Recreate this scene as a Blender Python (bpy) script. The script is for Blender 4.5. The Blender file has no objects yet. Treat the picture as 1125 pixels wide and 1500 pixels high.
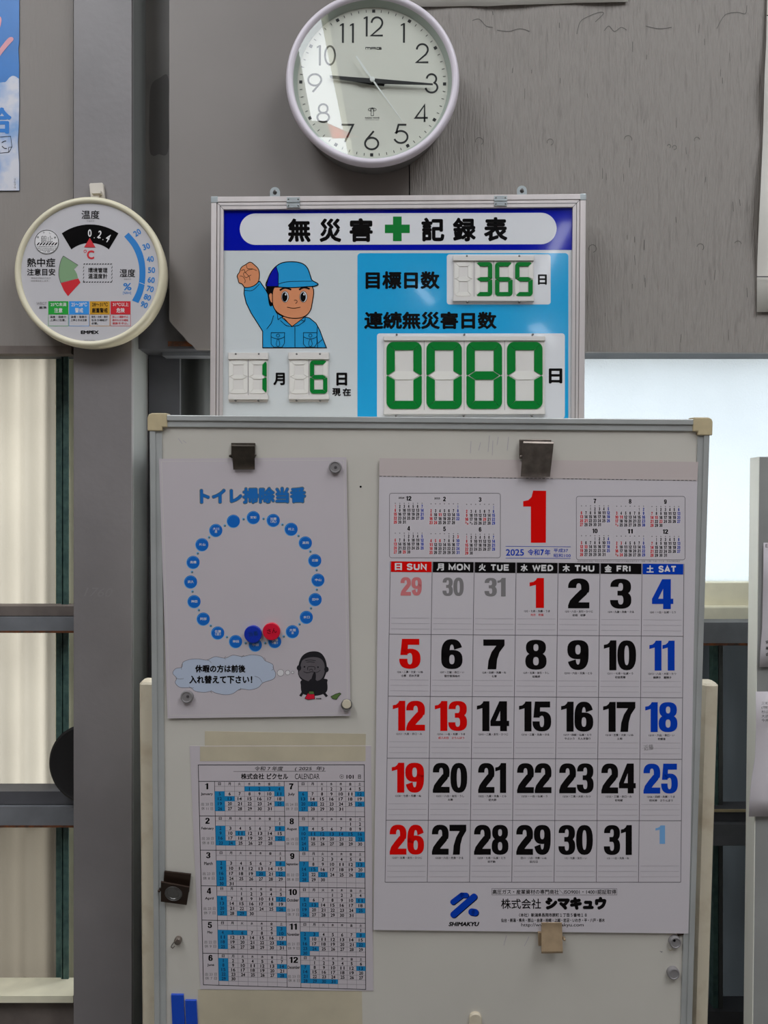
import bpy, math, random
from mathutils import Vector
R = math.radians
random.seed(4)
sc = bpy.context.scene
# ------------------------------------------------------------------ camera
F = 1140.0
CZ = 1.45
cam = bpy.data.cameras.new('camera'); camo = bpy.data.objects.new('camera', cam)
sc.collection.objects.link(camo); sc.camera = camo
camo.location = (0, 0, CZ); camo.rotation_euler = (R(90), 0, 0)
cam.sensor_fit = 'VERTICAL'; cam.sensor_height = 36; cam.lens = 36 * F / 1500.0
cam.clip_start = 0.02
# ------------------------------------------------------------------ world, lights, exposure
w = bpy.data.worlds.new('sky'); sc.world = w; w.use_nodes = True
nt = w.node_tree; bg = nt.nodes['Background']
tc = nt.nodes.new('ShaderNodeTexCoord'); sx = nt.nodes.new('ShaderNodeSeparateXYZ')
mr = nt.nodes.new('ShaderNodeMapRange'); mr.inputs[1].default_value = -0.05; mr.inputs[2].default_value = 0.06
cr = nt.nodes.new('ShaderNodeMix'); cr.data_type = 'RGBA'
nt.links.new(tc.outputs['Generated'], sx.inputs[0]); nt.links.new(sx.outputs['Z'], mr.inputs[0])
nt.links.new(mr.outputs[0], cr.inputs[0])
cr.inputs[6].default_value = (0.36, 0.35, 0.33, 1); cr.inputs[7].default_value = (0.92, 0.955, 1.0, 1)
nt.links.new(cr.outputs[2], bg.inputs[0]); bg.inputs[1].default_value = 5.3

def area(name, loc, rot, sx_, sy_, power, col):
    l = bpy.data.lights.new(name, 'AREA'); l.shape = 'RECTANGLE'; l.size = sx_; l.size_y = sy_
    l.energy = power; l.color = col
    o = bpy.data.objects.new(name, l); sc.collection.objects.link(o); o.location = loc; o.rotation_euler = rot
    return o
for q in (area('added_opening_portal_left', (-1.5, -.6, 4.03), (0, 0, 0), 1.2, 2.6, 1, (1, 1, 1)), area('added_opening_portal_right', (1.45, -.6, 4.03), (0, 0, 0), 1.3, 2.6, 1, (1, 1, 1))):
    q.data.cycles.is_portal = True  # portals of the two unseen roof openings added to light the wall
sc.view_settings.view_transform = 'Standard'; sc.view_settings.look = 'None'
sc.view_settings.gamma = 1.0; sc.view_settings.use_curve_mapping = False
sc.view_settings.exposure = 0.55
sc.cycles.max_bounces = 8; sc.cycles.transparent_max_bounces = 12
# ------------------------------------------------------------------ helpers
def lin(c):
    return tuple(((x/255)/12.92 if x/255 <= 0.04045 else ((x/255+0.055)/1.055)**2.4) for x in c) + (1,)
MATS = {}
def pm(name, rgb, rough=0.6, metal=0.0, spec=0.5, var=0.0, scale=8.0, bump=0.0, bscale=None, stretch=(1, 1, 1), rgb2=None, thresh=(0.35, 0.65), coat=0.0):
    if name in MATS: return MATS[name]
    m = bpy.data.materials.new(name); m.use_nodes = True; n = m.node_tree; b = n.nodes['Principled BSDF']
    b.inputs['Base Color'].default_value = lin(rgb); b.inputs['Roughness'].default_value = rough
    b.inputs['Metallic'].default_value = metal; b.inputs['Specular IOR Level'].default_value = spec
    b.inputs['Coat Weight'].default_value = coat; b.inputs['Coat Roughness'].default_value = 0.04
    m.diffuse_color = lin(rgb)
    if var or bump or rgb2:
        g = n.nodes.new('ShaderNodeNewGeometry'); mp = n.nodes.new('ShaderNodeMapping'); mp.inputs['Scale'].default_value = stretch
        n.links.new(g.outputs['Position'], mp.inputs[0])
        if var or rgb2:
            no = n.nodes.new('ShaderNodeTexNoise'); no.inputs['Scale'].default_value = scale; no.inputs['Detail'].default_value = 5
            n.links.new(mp.outputs[0], no.inputs['Vector'])
            r = n.nodes.new('ShaderNodeMapRange'); r.inputs[1].default_value = thresh[0]; r.inputs[2].default_value = thresh[1]
            n.links.new(no.outputs[0], r.inputs[0])
            mx = n.nodes.new('ShaderNodeMix'); mx.data_type = 'RGBA'
            n.links.new(r.outputs[0], mx.inputs[0])
            a = lin(rgb); c2 = lin(rgb2) if rgb2 else tuple(x*(1-var) for x in a[:3]) + (1,)
            mx.inputs[6].default_value = a if rgb2 else tuple(min(1, x*(1+var*0.5)) for x in a[:3]) + (1,)
            mx.inputs[7].default_value = c2
            n.links.new(mx.outputs[2], b.inputs['Base Color'])
        if bump:
            nb = n.nodes.new('ShaderNodeTexNoise'); nb.inputs['Scale'].default_value = bscale or scale; nb.inputs['Detail'].default_value = 4
            n.links.new(mp.outputs[0], nb.inputs['Vector'])
            bp = n.nodes.new('ShaderNodeBump'); bp.inputs['Strength'].default_value = bump; bp.inputs['Distance'].default_value = 0.004
            n.links.new(nb.outputs[0], bp.inputs['Height']); n.links.new(bp.outputs[0], b.inputs['Normal'])
    MATS[name] = m
    return m

def ray(px, py): return Vector(((px-562.5)/F, 1.0, (750.0-py)/F))
CAM = Vector((0, 0, CZ))
def at(px, py, Y): return CAM + ray(px, py)*Y
class Pl:                                   # a real plane in the room (depth Y at image row py0, leaning by tilt)
    def __init__(s, Y, py0=750.0, tilt=0.0, yaw=0.0):
        s.n = Vector((math.sin(R(yaw)), -math.cos(R(tilt)), -math.sin(R(tilt)))).normalized(); s.p0 = at(562.5, py0, Y)
    def P(s, px, py, h=0.0):
        r = ray(px, py); q = s.p0 + s.n*h
        return CAM + r*((q-CAM).dot(s.n)/r.dot(s.n))
    def loc(s, v, h=0.0): return v + s.n*h

class MB:
    def __init__(s): s.v = []; s.f = []; s.m = []; s.mats = []
    def mi(s, mat):
        if mat not in s.mats: s.mats.append(mat)
        return s.mats.index(mat)
    def face(s, pts, mat, n=None):
        pts = [Vector(p) for p in pts]
        if n is not None:
            a = Vector((0, 0, 0))
            for i in range(len(pts)):
                a += pts[i].cross(pts[(i+1) % len(pts)])
            if a.dot(n) < 0: pts.reverse()
        k = len(s.v); s.v += pts; s.f.append(tuple(range(k, k+len(pts)))); s.m.append(s.mi(mat))
    def loft(s, rings, mat, cap0=True, cap1=True, closed=True):
        k = len(s.v); n = len(rings[0]); mi = s.mi(mat)
        for r in rings: s.v += [Vector(p) for p in r]
        for j in range(len(rings)-1):
            for i in range(n if closed else n-1):
                a = k+j*n+i; b = k+j*n+(i+1) % n
                s.f.append((a, b, b+n, a+n)); s.m.append(mi)
        if cap0: s.f.append(tuple(range(k+n-1, k-1, -1))); s.m.append(mi)
        if cap1: s.f.append(tuple(range(k+(len(rings)-1)*n, k+len(rings)*n))); s.m.append(mi)
    def box(s, a, b, mat):
        (x0, y0, z0), (x1, y1, z1) = a, b
        x0, x1 = sorted((x0, x1)); y0, y1 = sorted((y0, y1)); z0, z1 = sorted((z0, z1))
        s.loft([[(x0, y0, z0), (x1, y0, z0), (x1, y1, z0), (x0, y1, z0)], [(x0, y0, z1), (x1, y0, z1), (x1, y1, z1), (x0, y1, z1)]], mat)
    def build(s, name, parent=None, smooth=None, bevel=0.0, struct=False, kind=None):
        if not s.v: return None
        xs = [p.x for p in s.v]; ys = [p.y for p in s.v]; zs = [p.z for p in s.v]
        o0 = Vector(((min(xs)+max(xs))/2, (min(ys)+max(ys))/2, min(zs)))
        me = bpy.data.meshes.new(name); me.from_pydata([p-o0 for p in s.v], [], s.f)
        for m in s.mats: me.materials.append(m)
        me.polygons.foreach_set('material_index', s.m)
        me.update()
        o = bpy.data.objects.new(name, me); sc.collection.objects.link(o)
        if smooth:
            me.polygons.foreach_set('use_smooth', [True]*len(me.polygons)); me.set_sharp_from_angle(angle=R(smooth))
        base = Vector((0, 0, 0))
        q = parent
        while q is not None: base += q.location; q = q.parent
        o.location = o0-base
        if parent: o.parent = parent
        if bevel:
            bv = o.modifiers.new('bevel', 'BEVEL'); bv.width = bevel; bv.segments = 2; bv.limit_method = 'ANGLE'; bv.angle_limit = R(40)
        if struct and not parent: o['kind'] = 'structure'
        if kind: o['kind'] = kind
        return o
def tag(o, label, cat, group=None):
    o['label'] = label; o['category'] = cat
    if group: o['group'] = group
    return o
def thing(name, loc, label, cat, group=None):
    o = bpy.data.objects.new(name, None); sc.collection.objects.link(o); o.location = loc; o.empty_display_size = 0.05
    return tag(o, label, cat, group)
def fl(mb, pl, pts, mat, h): mb.face([pl.P(x, y, h) for x, y in pts], mat, pl.n)
def pr(mb, pl, pts, h0, h1, mat, inset=0.0):
    a = sum(pts[i][0]*pts[(i+1) % len(pts)][1]-pts[(i+1) % len(pts)][0]*pts[i][1] for i in range(len(pts)))
    if a > 0: pts = pts[::-1]
    t = [pl.P(x, y, h1) for x, y in pts]; b = [p-pl.n*(h1-h0) for p in t]
    if inset:
        c = sum(t, Vector())/len(t); m = [p-pl.n*inset for p in t]; t = [p+(c-p).normalized()*inset for p in t]
        mb.loft([b, m, t], mat)
    else: mb.loft([b, t], mat)
def rect(x0, y0, x1, y1): return [(x0, y0), (x1, y0), (x1, y1), (x0, y1)]
def rrect(x0, y0, x1, y1, r, n=6):
    o = []
    for cx, cy, a in ((x1-r, y0+r, -90), (x1-r, y1-r, 0), (x0+r, y1-r, 90), (x0+r, y0+r, 180)):
        for i in range(n+1):
            t = R(a+90*i/n); o.append((cx+r*math.cos(t), cy+r*math.sin(t)))
    return o
def ell(cx, cy, rx, ry=None, n=40, a0=0, a1=360):
    ry = rx if ry is None else ry
    k = n if a1-a0 == 360 else n+1
    return [(cx+rx*math.cos(R(a0+(a1-a0)*i/n)), cy+ry*math.sin(R(a0+(a1-a0)*i/n))) for i in range(k)]
def cat(pts, closed=True, n=6):
    o = []; L = len(pts)
    for i in range(L if closed else L-1):
        g = (lambda k: pts[k % L]) if closed else (lambda k: pts[min(max(k, 0), L-1)])
        p0, p1, p2, p3 = g(i-1), g(i), g(i+1), g(i+2)
        for j in range(n):
            t = j/n
            o.append(tuple(0.5*(2*p1[k]+(p2[k]-p0[k])*t+(2*p0[k]-5*p1[k]+4*p2[k]-p3[k])*t*t+(3*p1[k]-p0[k]-3*p2[k]+p3[k])*t**3) for k in (0, 1)))
    if not closed: o.append(pts[-1])
    return o
def stroke(mb, pl, pts, wd, mat, h, closed=False):
    n = len(pts); L = []; Rr = []
    for i in range(n):
        a = pts[i-1] if (i or closed) else pts[0]; b = pts[(i+1) % n] if (i < n-1 or closed) else pts[-1]
        c = pts[i]
        def nrm(p, q):
            dx, dy = q[0]-p[0], q[1]-p[1]; l = math.hypot(dx, dy)
            return (-dy/l, dx/l) if l > 1e-9 else None
        n1 = nrm(a, c); n2 = nrm(c, b); n1 = n1 or n2 or (0, 1); n2 = n2 or n1
        mx_, my_ = n1[0]+n2[0], n1[1]+n2[1]; ml = math.hypot(mx_, my_)
        if ml < .25: mx_, my_, ml = n1[0], n1[1], 1
        mx_ /= ml; my_ /= ml; k_ = min(2.0, 1/max(.2, mx_*n1[0]+my_*n1[1]))
        nx, ny = mx_*k_*wd/2, my_*k_*wd/2
        L.append(pl.P(pts[i][0]+nx, pts[i][1]+ny, h)); Rr.append(pl.P(pts[i][0]-nx, pts[i][1]-ny, h))
    for i in range(n if closed else n-1):
        j = (i+1) % n; mb.face([L[i], L[j], Rr[j], Rr[i]], mat, pl.n)
def seg(mb, pl, x0, y0, x1, y1, wd, mat, h): stroke(mb, pl, [(x0, y0), (x1, y1)], wd, mat, h)
# ---- lettering: glyph outlines of the built-in face, turned into meshes and laid flat on the printed thing
GL = {}
def _mesh_of(s):
    c = bpy.data.curves.new('glyph', 'FONT'); c.body = s; c.size = 1; c.fill_mode = 'FRONT'; c.resolution_u = 3
    o = bpy.data.objects.new('glyph', c); me = o.to_mesh()
    v = [(q.co.x, q.co.y) for q in me.vertices]; f = [tuple(p.vertices) for p in me.polygons]
    o.to_mesh_clear(); bpy.data.objects.remove(o); bpy.data.curves.remove(c)
    return v, f
def glyph(ch):
    if ch not in GL:
        v, f = _mesh_of(ch) if ch not in ' \u3000' else ([], [])
        vi = _mesh_of('I')[0]; vs = _mesh_of(ch+'I')[0]
        adv = max(q[0] for q in vs)-max(q[0] for q in vi)
        GL[ch] = (v, f, adv)
    return GL[ch]
def tx(mb, pl, s, box, mat, h, bold=0.0, rot=0.0, shear=0.0, n=8):
    V = []; Fc = []; x = 0
    for ch in s:
        v, f, adv = glyph(ch); k = len(V)
        V += [(a+x+shear*b, b) for a, b in v]; Fc += [tuple(i+k for i in q) for q in f]; x += adv
    if not V: return
    x0 = min(q[0] for q in V)-bold; x1 = max(q[0] for q in V)+bold; y0 = min(q[1] for q in V)-bold; y1 = max(q[1] for q in V)+bold
    bx0, by0, bx1, by1 = box; sxx = (bx1-bx0)/(x1-x0); syy = (by1-by0)/max(y1-y0, 1e-6); cx, cy = (bx0+bx1)/2, (by0+by1)/2
    ca, sa = math.cos(R(rot)), math.sin(R(rot)); mi = mb.mi(mat)
    offs = [(0, 0)] + ([(bold*math.cos(2*math.pi*i/n), bold*math.sin(2*math.pi*i/n)) for i in range(n)] if bold else [])
    for q, (ox, oy) in enumerate(offs):
        k = len(mb.v)
        for a, b in V:
            X = bx0+(a+ox-x0)*sxx-cx; Y = by1-(b+oy-y0)*syy-cy
            mb.v.append(pl.P(cx+X*ca-Y*sa, cy+X*sa+Y*ca, h+q*4e-6))
        for f in Fc: mb.f.append(tuple(i+k for i in f)); mb.m.append(mi)
def txc(mb, pl, s, cx, cy, hh, mat, h, bold=0.0, rot=0.0, asp=1.0, n=4):   # centred, by height of a full character
    ww = sum(glyph(c)[2] for c in s)*hh*asp*1.0
    V = [q for c in s for q in glyph(c)[0]]
    if not V: return
    y0 = min(q[1] for q in V); y1 = max(q[1] for q in V); ht = (y1-y0)*hh
    tx(mb, pl, s, (cx-ww/2, cy-ht/2, cx+ww/2, cy+ht/2), mat, h, bold, rot, n=n)
# ---- heavy condensed numerals drawn by hand
def ring(cx, cy, ax, ay, bx, by, a0=0, a1=360, n=24, e=2.5):
    out = []
    def p(rx, ry, t):
        c, s_ = math.cos(R(t)), math.sin(R(t))
        return (cx+rx*math.copysign(abs(c)**(2/e), c), cy+ry*math.copysign(abs(s_)**(2/e), s_))
    for i in range(n):
        t0 = a0+(a1-a0)*i/n; t1 = a0+(a1-a0)*(i+1)/n
        out.append([p(ax, ay, t0), p(ax, ay, t1), p(bx, by, t1), p(bx, by, t0)])
    return out
HW = 0.69
def hd(c):
    W = HW
    if c == '0': return ring(W/2, .5, W/2, .5, .085, .33), W
    if c == '1': return [[(.20, 0), (.46, 0), (.46, 1), (.24, 1), (.20, .93), (.12, .87), (0, .85), (0, .72), (.20, .77)]], .46
    if c == '2': return ring(W/2, .68, W/2, .32, .08, .155, 180, -25)+[[(.40, .62), (W-.01, .62), (.60, .46), (.40, .27), (.34, .20), (W, .20), (W, 0), (0, 0), (0, .1), (.06, .26), (.22, .44)]], W
    if c == '3': return ring(W/2, .73, .335, .27, .075, .13, 180, -75)+ring(W/2, .29, W/2, .29, .085, .15, 75, -180)+[[(.24, .44), (.45, .44), (.45, .60), (.24, .60)]], W
    if c == '4': return [[(.36, 0), (.61, 0), (.61, 1), (.36, 1)], [(0, .17), (W, .17), (W, .345), (0, .345)], [(0, .34), (.2, .34), (.40, .76), (.40, 1), (.33, 1)]], W
    if c == '5': return ring(W/2, .335, W/2, .335, .08, .19, 128, -180)+[[(.09, 1), (W-.04, 1), (W-.04, .80), (.09, .80)], [(.09, 1), (.30, 1), (.265, .52), (.27, .46), (.035, .46)]], W
    if c == '6': return ring(W/2, .32, W/2, .32, .085, .16)+ring(W/2, .5, W/2, .5, .075, .32, 22, 180, 16)+[[(0, .3), (.26, .3), (.27, .51), (0, .51)]], W
    if c == '7': return [[(0, 1), (W, 1), (W, .80), (.53, .58), (.45, .33), (.42, 0), (.14, 0), (.17, .3), (.27, .58), (.42, .79), (0, .79)]], W
    if c == '8': return ring(W/2, .74, .325, .26, .08, .115)+ring(W/2, .285, W/2, .285, .09, .14), W
    if c == '9': return [[(W-x, 1-y) for x, y in q] for q in hd('6')[0]], W
def heavy(mb, pl, s, box, mat, h, gap=0.035):
    x = 0; polys = []
    for c in s:
        ps, wd = hd(c); polys += [[(a+x, b) for a, b in p] for p in ps]; x += wd+gap
    x -= gap; bx0, by0, bx1, by1 = box
    for q, p in enumerate(polys):
        fl(mb, pl, [(bx0+a/x*(bx1-bx0), by1-b*(by1-by0)) for a, b in p], mat, h+(q % 5)*6e-6)
LT = {'S': [[(.92, .80), (.75, .95), (.5, 1), (.25, .95), (.1, .78), (.2, .6), (.5, .52), (.8, .43), (.92, .25), (.78, .06), (.5, 0), (.2, .05), (.06, .22)]],
 'U': [[(.08, 1), (.08, .3), (.18, .08), (.5, 0), (.82, .08), (.92, .3), (.92, 1)]], 'N': [[(.08, 0), (.08, 1), (.92, 0), (.92, 1)]], 'M': [[(.05, 0), (.05, 1), (.5, .15), (.95, 1), (.95, 0)]],
 'O': [[(.5, 1), (.15, .88), (.05, .5), (.15, .12), (.5, 0), (.85, .12), (.95, .5), (.85, .88), (.5, 1)]], 'T': [[(0, .96), (1, .96)], [(.5, 1), (.5, 0)]], 'E': [[(1, .95), (.12, .95), (.12, .05), (1, .05)], [(.12, .52), (.9, .52)]],
 'W': [[(0, 1), (.24, .05), (.5, .9), (.76, .05), (1, 1)]], 'D': [[(.1, .95), (.5, .95), (.85, .78), (.94, .5), (.85, .2), (.5, .05), (.1, .05), (.1, .95)]], 'H': [[(.1, 1), (.1, 0)], [(.9, 1), (.9, 0)], [(.1, .5), (.9, .5)]],
 'F': [[(1, .95), (.12, .95), (.12, 0)], [(.12, .5), (.88, .5)]], 'R': [[(.12, 0), (.12, .95), (.7, .95), (.9, .75), (.7, .5), (.12, .5)], [(.6, .5), (.92, 0)]], 'I': [[(.5, 1), (.5, 0)]], 'A': [[(.02, 0), (.5, 1), (.98, 0)], [(.22, .3), (.78, .3)]]}
def letters(mb, pl, s, box, mat, h, wd):
    ws = [{'I': .3, 'M': 1.15, 'W': 1.35, 'O': 1.05}.get(c, .95) for c in s]; gap = .32; tot = sum(ws)+gap*(len(s)-1)
    x0, y0, x1, y1 = box; k = (x1-x0)/tot; x = x0
    for c, w_ in zip(s, ws):
        for q, st in enumerate(LT[c]): stroke(mb, pl, [(x+a*w_*k, y1-b*(y1-y0)) for a, b in st], wd, mat, h+q*1e-5)
        x += (w_+gap)*k
def quad(tl, tr, br, bl):
    def f(u, v):
        a = [tl[k]+(tr[k]-tl[k])*u for k in (0, 1)]; b = [bl[k]+(br[k]-bl[k])*u for k in (0, 1)]
        return tuple(a[k]+(b[k]-a[k])*v for k in (0, 1))
    return f
def lathe(mb, c, n, prof, mat, seg_=64, cap0=True, cap1=True):   # prof: (radius, height along n)
    n = n.normalized(); u = Vector((1, 0, 0)); v = n.cross(u).normalized(); u = v.cross(n).normalized()
    rings = [[c+n*h+(u*math.cos(2*math.pi*i/seg_)+v*math.sin(2*math.pi*i/seg_))*r for i in range(seg_)] for r, h in prof]
    mb.loft(rings, mat, cap0, cap1)
# ------------------------------------------------------------------ materials
M = dict(
 wall=pm('grey_paint', (141, 134, 128), .62, var=.10, scale=3, bump=.25, bscale=160, stretch=(1, 1, .12)),
 crack=pm('cracked_grey_paint', (145, 139, 133), .7, var=.2, scale=170, bump=.9, bscale=330, stretch=(1, 1, .10), thresh=(.55, .8)),
 wallsm=pm('smooth_grey_paint', (134, 127, 122), .5, var=.10, scale=2.5), packer=pm('packer_paint', (112, 107, 101), .5, var=.15, scale=9), stain=pm('dark_stain', (82, 78, 74), .6), chart=pm('chart_paper', (228, 224, 215), .6, var=.03, scale=12),
 column=pm('column_grey_paint', (127, 122, 122), .45, var=.12, scale=5, bump=.1, bscale=70),
 collit=pm('column_lit_side', (140, 143, 140), .4, var=.12, scale=6, stretch=(1, 1, .3)),  # column paint toned lighter, light on the side face put into colour
 dark=pm('dark_steel', (84, 84, 88), .55, var=.25, scale=9),
 darkpan=pm('dark_sheet_steel', (88, 90, 88), .35, var=.25, scale=5, stretch=(1, 1, .3)),
 girt=pm('blue_grey_girt_paint', (118, 120, 124), .5, var=.2, scale=12),
 brown=pm('brown_dust', (112, 102, 96), .8, var=.2, scale=20),
 rust=pm('rust', (120, 66, 30), .9, rgb2=(64, 50, 42), scale=60, bump=.5),
 green=pm('green_steel_angle', (82, 112, 104), .5, rgb2=(60, 88, 84), scale=70, bump=.4),
 cream=pm('cream_sill', (232, 226, 200), .6, var=.12, scale=15),
 floor=pm('concrete', (120, 118, 114), .8, var=.2, scale=4),
 ceil=pm('roof_sheet', (96, 94, 92), .8, var=.1, scale=4),
 alu=pm('brushed_aluminium', (214, 206, 204), .42, metal=.35, var=.05, scale=40, stretch=(1, 1, .1)),
 alu2=pm('aluminium_rail', (186, 188, 186), .38, metal=.3, var=.10, scale=10),
 seam=pm('dark_seam', (70, 68, 66), .7),
 zinc=pm('zinc_plate', (190, 198, 200), .3, metal=.8),
 screw=pm('screw_steel', (120, 118, 116), .35, metal=.8),
 wb=pm('whiteboard_enamel', (209, 204, 194), .30, var=.07, scale=3, coat=.15),
 cap=pm('cream_plastic_cap', (200, 183, 146), .5, var=.08, scale=60),
 beige=pm('beige_enamel', (216, 205, 182), .45, rgb2=(188, 170, 142), scale=22, thresh=(.5, .85)),
 face=pm('glossy_board_face', (213, 218, 219), .12, coat=.5),
 navy=pm('navy_print', (4, 20, 168), .08, coat=.4, spec=.3),
 cyan=pm('cyan_print', (30, 168, 226), .12, coat=.5),
 black=pm('black_print', (6, 5, 6), .2, spec=.25),
 seggreen=pm('green_segment', (0, 122, 46), .4, spec=.2),
 segwhite=pm('white_segment', (232, 229, 222), .45),
 plate=pm('number_plate_white', (224, 220, 215), .4),
 patch=pm('pale_grey_print', (226, 227, 230), .2, coat=.3),
 paper=pm('white_paper', (207, 200, 204), .55, spec=.35),
 lam=pm('laminated_paper', (202, 193, 197), .28, var=.02, scale=6, coat=.08),
 lamedge=pm('clear_laminate_edge', (218, 213, 207), .25, coat=.15),
 strip=pm('calendar_binding_paper', (200, 187, 184), .5),
 red=pm('red_ink', (226, 6, 2), .5, spec=.12), blue=pm('blue_ink', (0, 62, 182), .5, spec=.15),
 ink=pm('black_ink', (8, 5, 6), .5, spec=.15), grey=pm('grey_ink', (132, 128, 128), .6, spec=.3),
 pink=pm('pale_red_ink', (214, 120, 122), .6), sky=pm('pale_blue_ink', (118, 172, 222), .6),
 line=pm('thin_grey_line', (110, 104, 110), .6), faint=pm('faint_line', (176, 168, 176), .6),
 whiteink=pm('white_print', (225, 222, 222), .5),
 cell=pm('blue_cell', (0, 134, 190), .5), darkdigit=pm('dark_blue_digit', (0, 52, 92), .5),
 circ=pm('blue_circle_print', (8, 104, 196), .35), circhi=pm('pale_blue_highlight', (96, 176, 232), .35),
 title=pm('blue_title', (20, 108, 186), .4), titledge=pm('olive_outline', (96, 116, 110), .5),
 bubble=pm('bubble_blue', (186, 196, 214), .4),
 tape=pm('old_tape', (200, 189, 164), .35, var=.10, scale=14),
 magnet=pm('grey_rubber', (134, 130, 130), .5), magdark=pm('dark_grey_rubber', (78, 74, 76), .5),
 iron=pm('bronzed_clip', (78, 70, 62), .35, metal=.6, var=.3, scale=60),
 bull=pm('worn_steel_clip', (128, 118, 110), .34, metal=.75, var=.3, scale=60),
 goldclip=pm('beige_metal_clip', (178, 154, 124), .4, metal=.35, var=.1, scale=80),
 darkclip=pm('dark_bronze_clip', (58, 44, 36), .3, metal=.6),
 bluebar=pm('blue_magnet_bar', (0, 70, 190), .4), navymag=pm('navy_magnet', (4, 44, 170), .4), redmag=pm('red_magnet', (218, 10, 50), .4),
 silver=pm('silver_rim', (222, 214, 222), .5, metal=.1), rimdark=pm('dark_clock_back', (116, 114, 112), .5),
 dial=pm('clock_dial', (222, 221, 210), .6), dialring=pm('dial_bezel', (178, 186, 178), .5), hand=pm('clock_black', (14, 14, 15), .4),
 handsil=pm('second_hand', (232, 234, 230), .4), creamrim=pm('cream_rim', (228, 220, 192), .4),
 tface=pm('thermometer_face', (200, 197, 200), .3, coat=.3), tred=pm('thermo_red', (206, 20, 36), .4), tgreen=pm('sage_green', (124, 158, 116), .6),
 tblue=pm('thermo_blue', (20, 124, 200), .4), hook=pm('hook_plastic', (216, 208, 196), .45), signgreen=pm('table_green', (12, 160, 48), .4), signamber=pm('table_amber', (206, 150, 20), .4), signblue=pm('table_blue', (44, 146, 226), .4),
 skin=pm('skin_print', (222, 146, 104), .2), wear=pm('workwear_print', (40, 158, 216), .2), disc=pm('black_plastic', (20, 18, 19), .5),
 postblue=pm('poster_blue', (14, 116, 196), .4, var=.08, scale=20), cloud=pm('poster_cloud', (214, 214, 222), .4, rgb2=(96, 152, 212), scale=16, thresh=(.45, .68)),
 fing=pm('poster_pink', (226, 158, 168), .5), posttxt=pm('poster_text_blue', (0, 120, 205), .5), part=pm('partition_steel', (150, 150, 147), .42, var=.1, scale=8), litedge=pm('lit_edge_tone', (240, 238, 226), .5), seal=pm('dark_olive', (90, 120, 60), .5),
 gorilla=pm('gorilla_black', (26, 24, 30), .4), gorface=pm('gorilla_grey', (98, 92, 96), .4), tarp=pm('orange_tarpaulin', (240, 92, 40), .7),
)
# glass cover: fresnel mix of clear and mirror
def glass(name, ior=1.7):
    m = bpy.data.materials.new(name); m.use_nodes = True; n = m.node_tree; n.nodes.clear()
    o = n.nodes.new('ShaderNodeOutputMaterial'); mx = n.nodes.new('ShaderNodeMixShader'); t = n.nodes.new('ShaderNodeBsdfTransparent')
    g = n.nodes.new('ShaderNodeBsdfGlossy'); g.inputs['Roughness'].default_value = 0.0; f = n.nodes.new('ShaderNodeFresnel'); 
    gg = n.nodes.new('ShaderNodeNewGeometry'); io = n.nodes.new('ShaderNodeMapRange'); io.inputs[3].default_value = ior; io.inputs[4].default_value = 1/ior
    n.links.new(gg.outputs['Backfacing'], io.inputs[0]); n.links.new(io.outputs[0], f.inputs[0])   # same thin pane from either side
    t.inputs[0].default_value = (.985, 1, .99, 1)
    n.links.new(f.outputs[0], mx.inputs[0]); n.links.new(t.outputs[0], mx.inputs[1]); n.links.new(g.outputs[0], mx.inputs[2]); n.links.new(mx.outputs[0], o.inputs[0])
    return m
def translucent(name, col, mixf, diff, sc_=3.0, st=(1, 1, .3), var=.25, bump=.2, bsc=200):
    m = bpy.data.materials.new(name); m.use_nodes = True; n = m.node_tree; n.nodes.clear()
    o = n.nodes.new('ShaderNodeOutputMaterial'); mx = n.nodes.new('ShaderNodeMixShader'); t = n.nodes.new('ShaderNodeBsdfTranslucent')
    p = n.nodes.new('ShaderNodeBsdfPrincipled'); p.inputs['Base Color'].default_value = diff; p.inputs['Roughness'].default_value = .4
    g = n.nodes.new('ShaderNodeNewGeometry'); mp = n.nodes.new('ShaderNodeMapping'); mp.inputs['Scale'].default_value = st
    no = n.nodes.new('ShaderNodeTexNoise'); no.inputs['Scale'].default_value = sc_; no.inputs['Detail'].default_value = 4
    c = n.nodes.new('ShaderNodeMix'); c.data_type = 'RGBA'; c.inputs[6].default_value = col; c.inputs[7].default_value = tuple(x*(1-var) for x in col[:3]) + (1,)
    r = n.nodes.new('ShaderNodeMapRange'); r.inputs[1].default_value = .35; r.inputs[2].default_value = .68
    n.links.new(g.outputs['Position'], mp.inputs[0]); n.links.new(mp.outputs[0], no.inputs['Vector']); n.links.new(no.outputs[0], r.inputs[0]); n.links.new(r.outputs[0], c.inputs[0]); n.links.new(c.outputs[2], t.inputs[0])
    nb = n.nodes.new('ShaderNodeTexNoise'); nb.inputs['Scale'].default_value = bsc; bp = n.nodes.new('ShaderNodeBump'); bp.inputs['Strength'].default_value = bump; bp.inputs['Distance'].default_value = .002
    n.links.new(g.outputs['Position'], nb.inputs['Vector']); n.links.new(nb.outputs[0], bp.inputs['Height']); n.links.new(bp.outputs[0], p.inputs['Normal']); n.links.new(bp.outputs[0], t.inputs['Normal'])
    mx.inputs[0].default_value = mixf
    n.links.new(p.outputs[0], mx.inputs[1]); n.links.new(t.outputs[0], mx.inputs[2]); n.links.new(mx.outputs[0], o.inputs[0])
    return m
M['glass'] = glass('clock_glass')
M['frost'] = translucent('frosted_glass', (.47, .495, .51, 1), .93, (.5, .52, .52, 1), sc_=2.2, st=(1, 1, 1), var=.10, bump=.5, bsc=260)
M['fibre'] = translucent('cream_fibreglass', (.36, .33, .27, 1), .45, (.34, .32, .27, 1), sc_=5, var=.35)
M['fibredark'] = translucent('dark_fibreglass', (.030, .035, .038, 1), .3, (.032, .034, .036, 1), sc_=7, var=.5)
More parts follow.
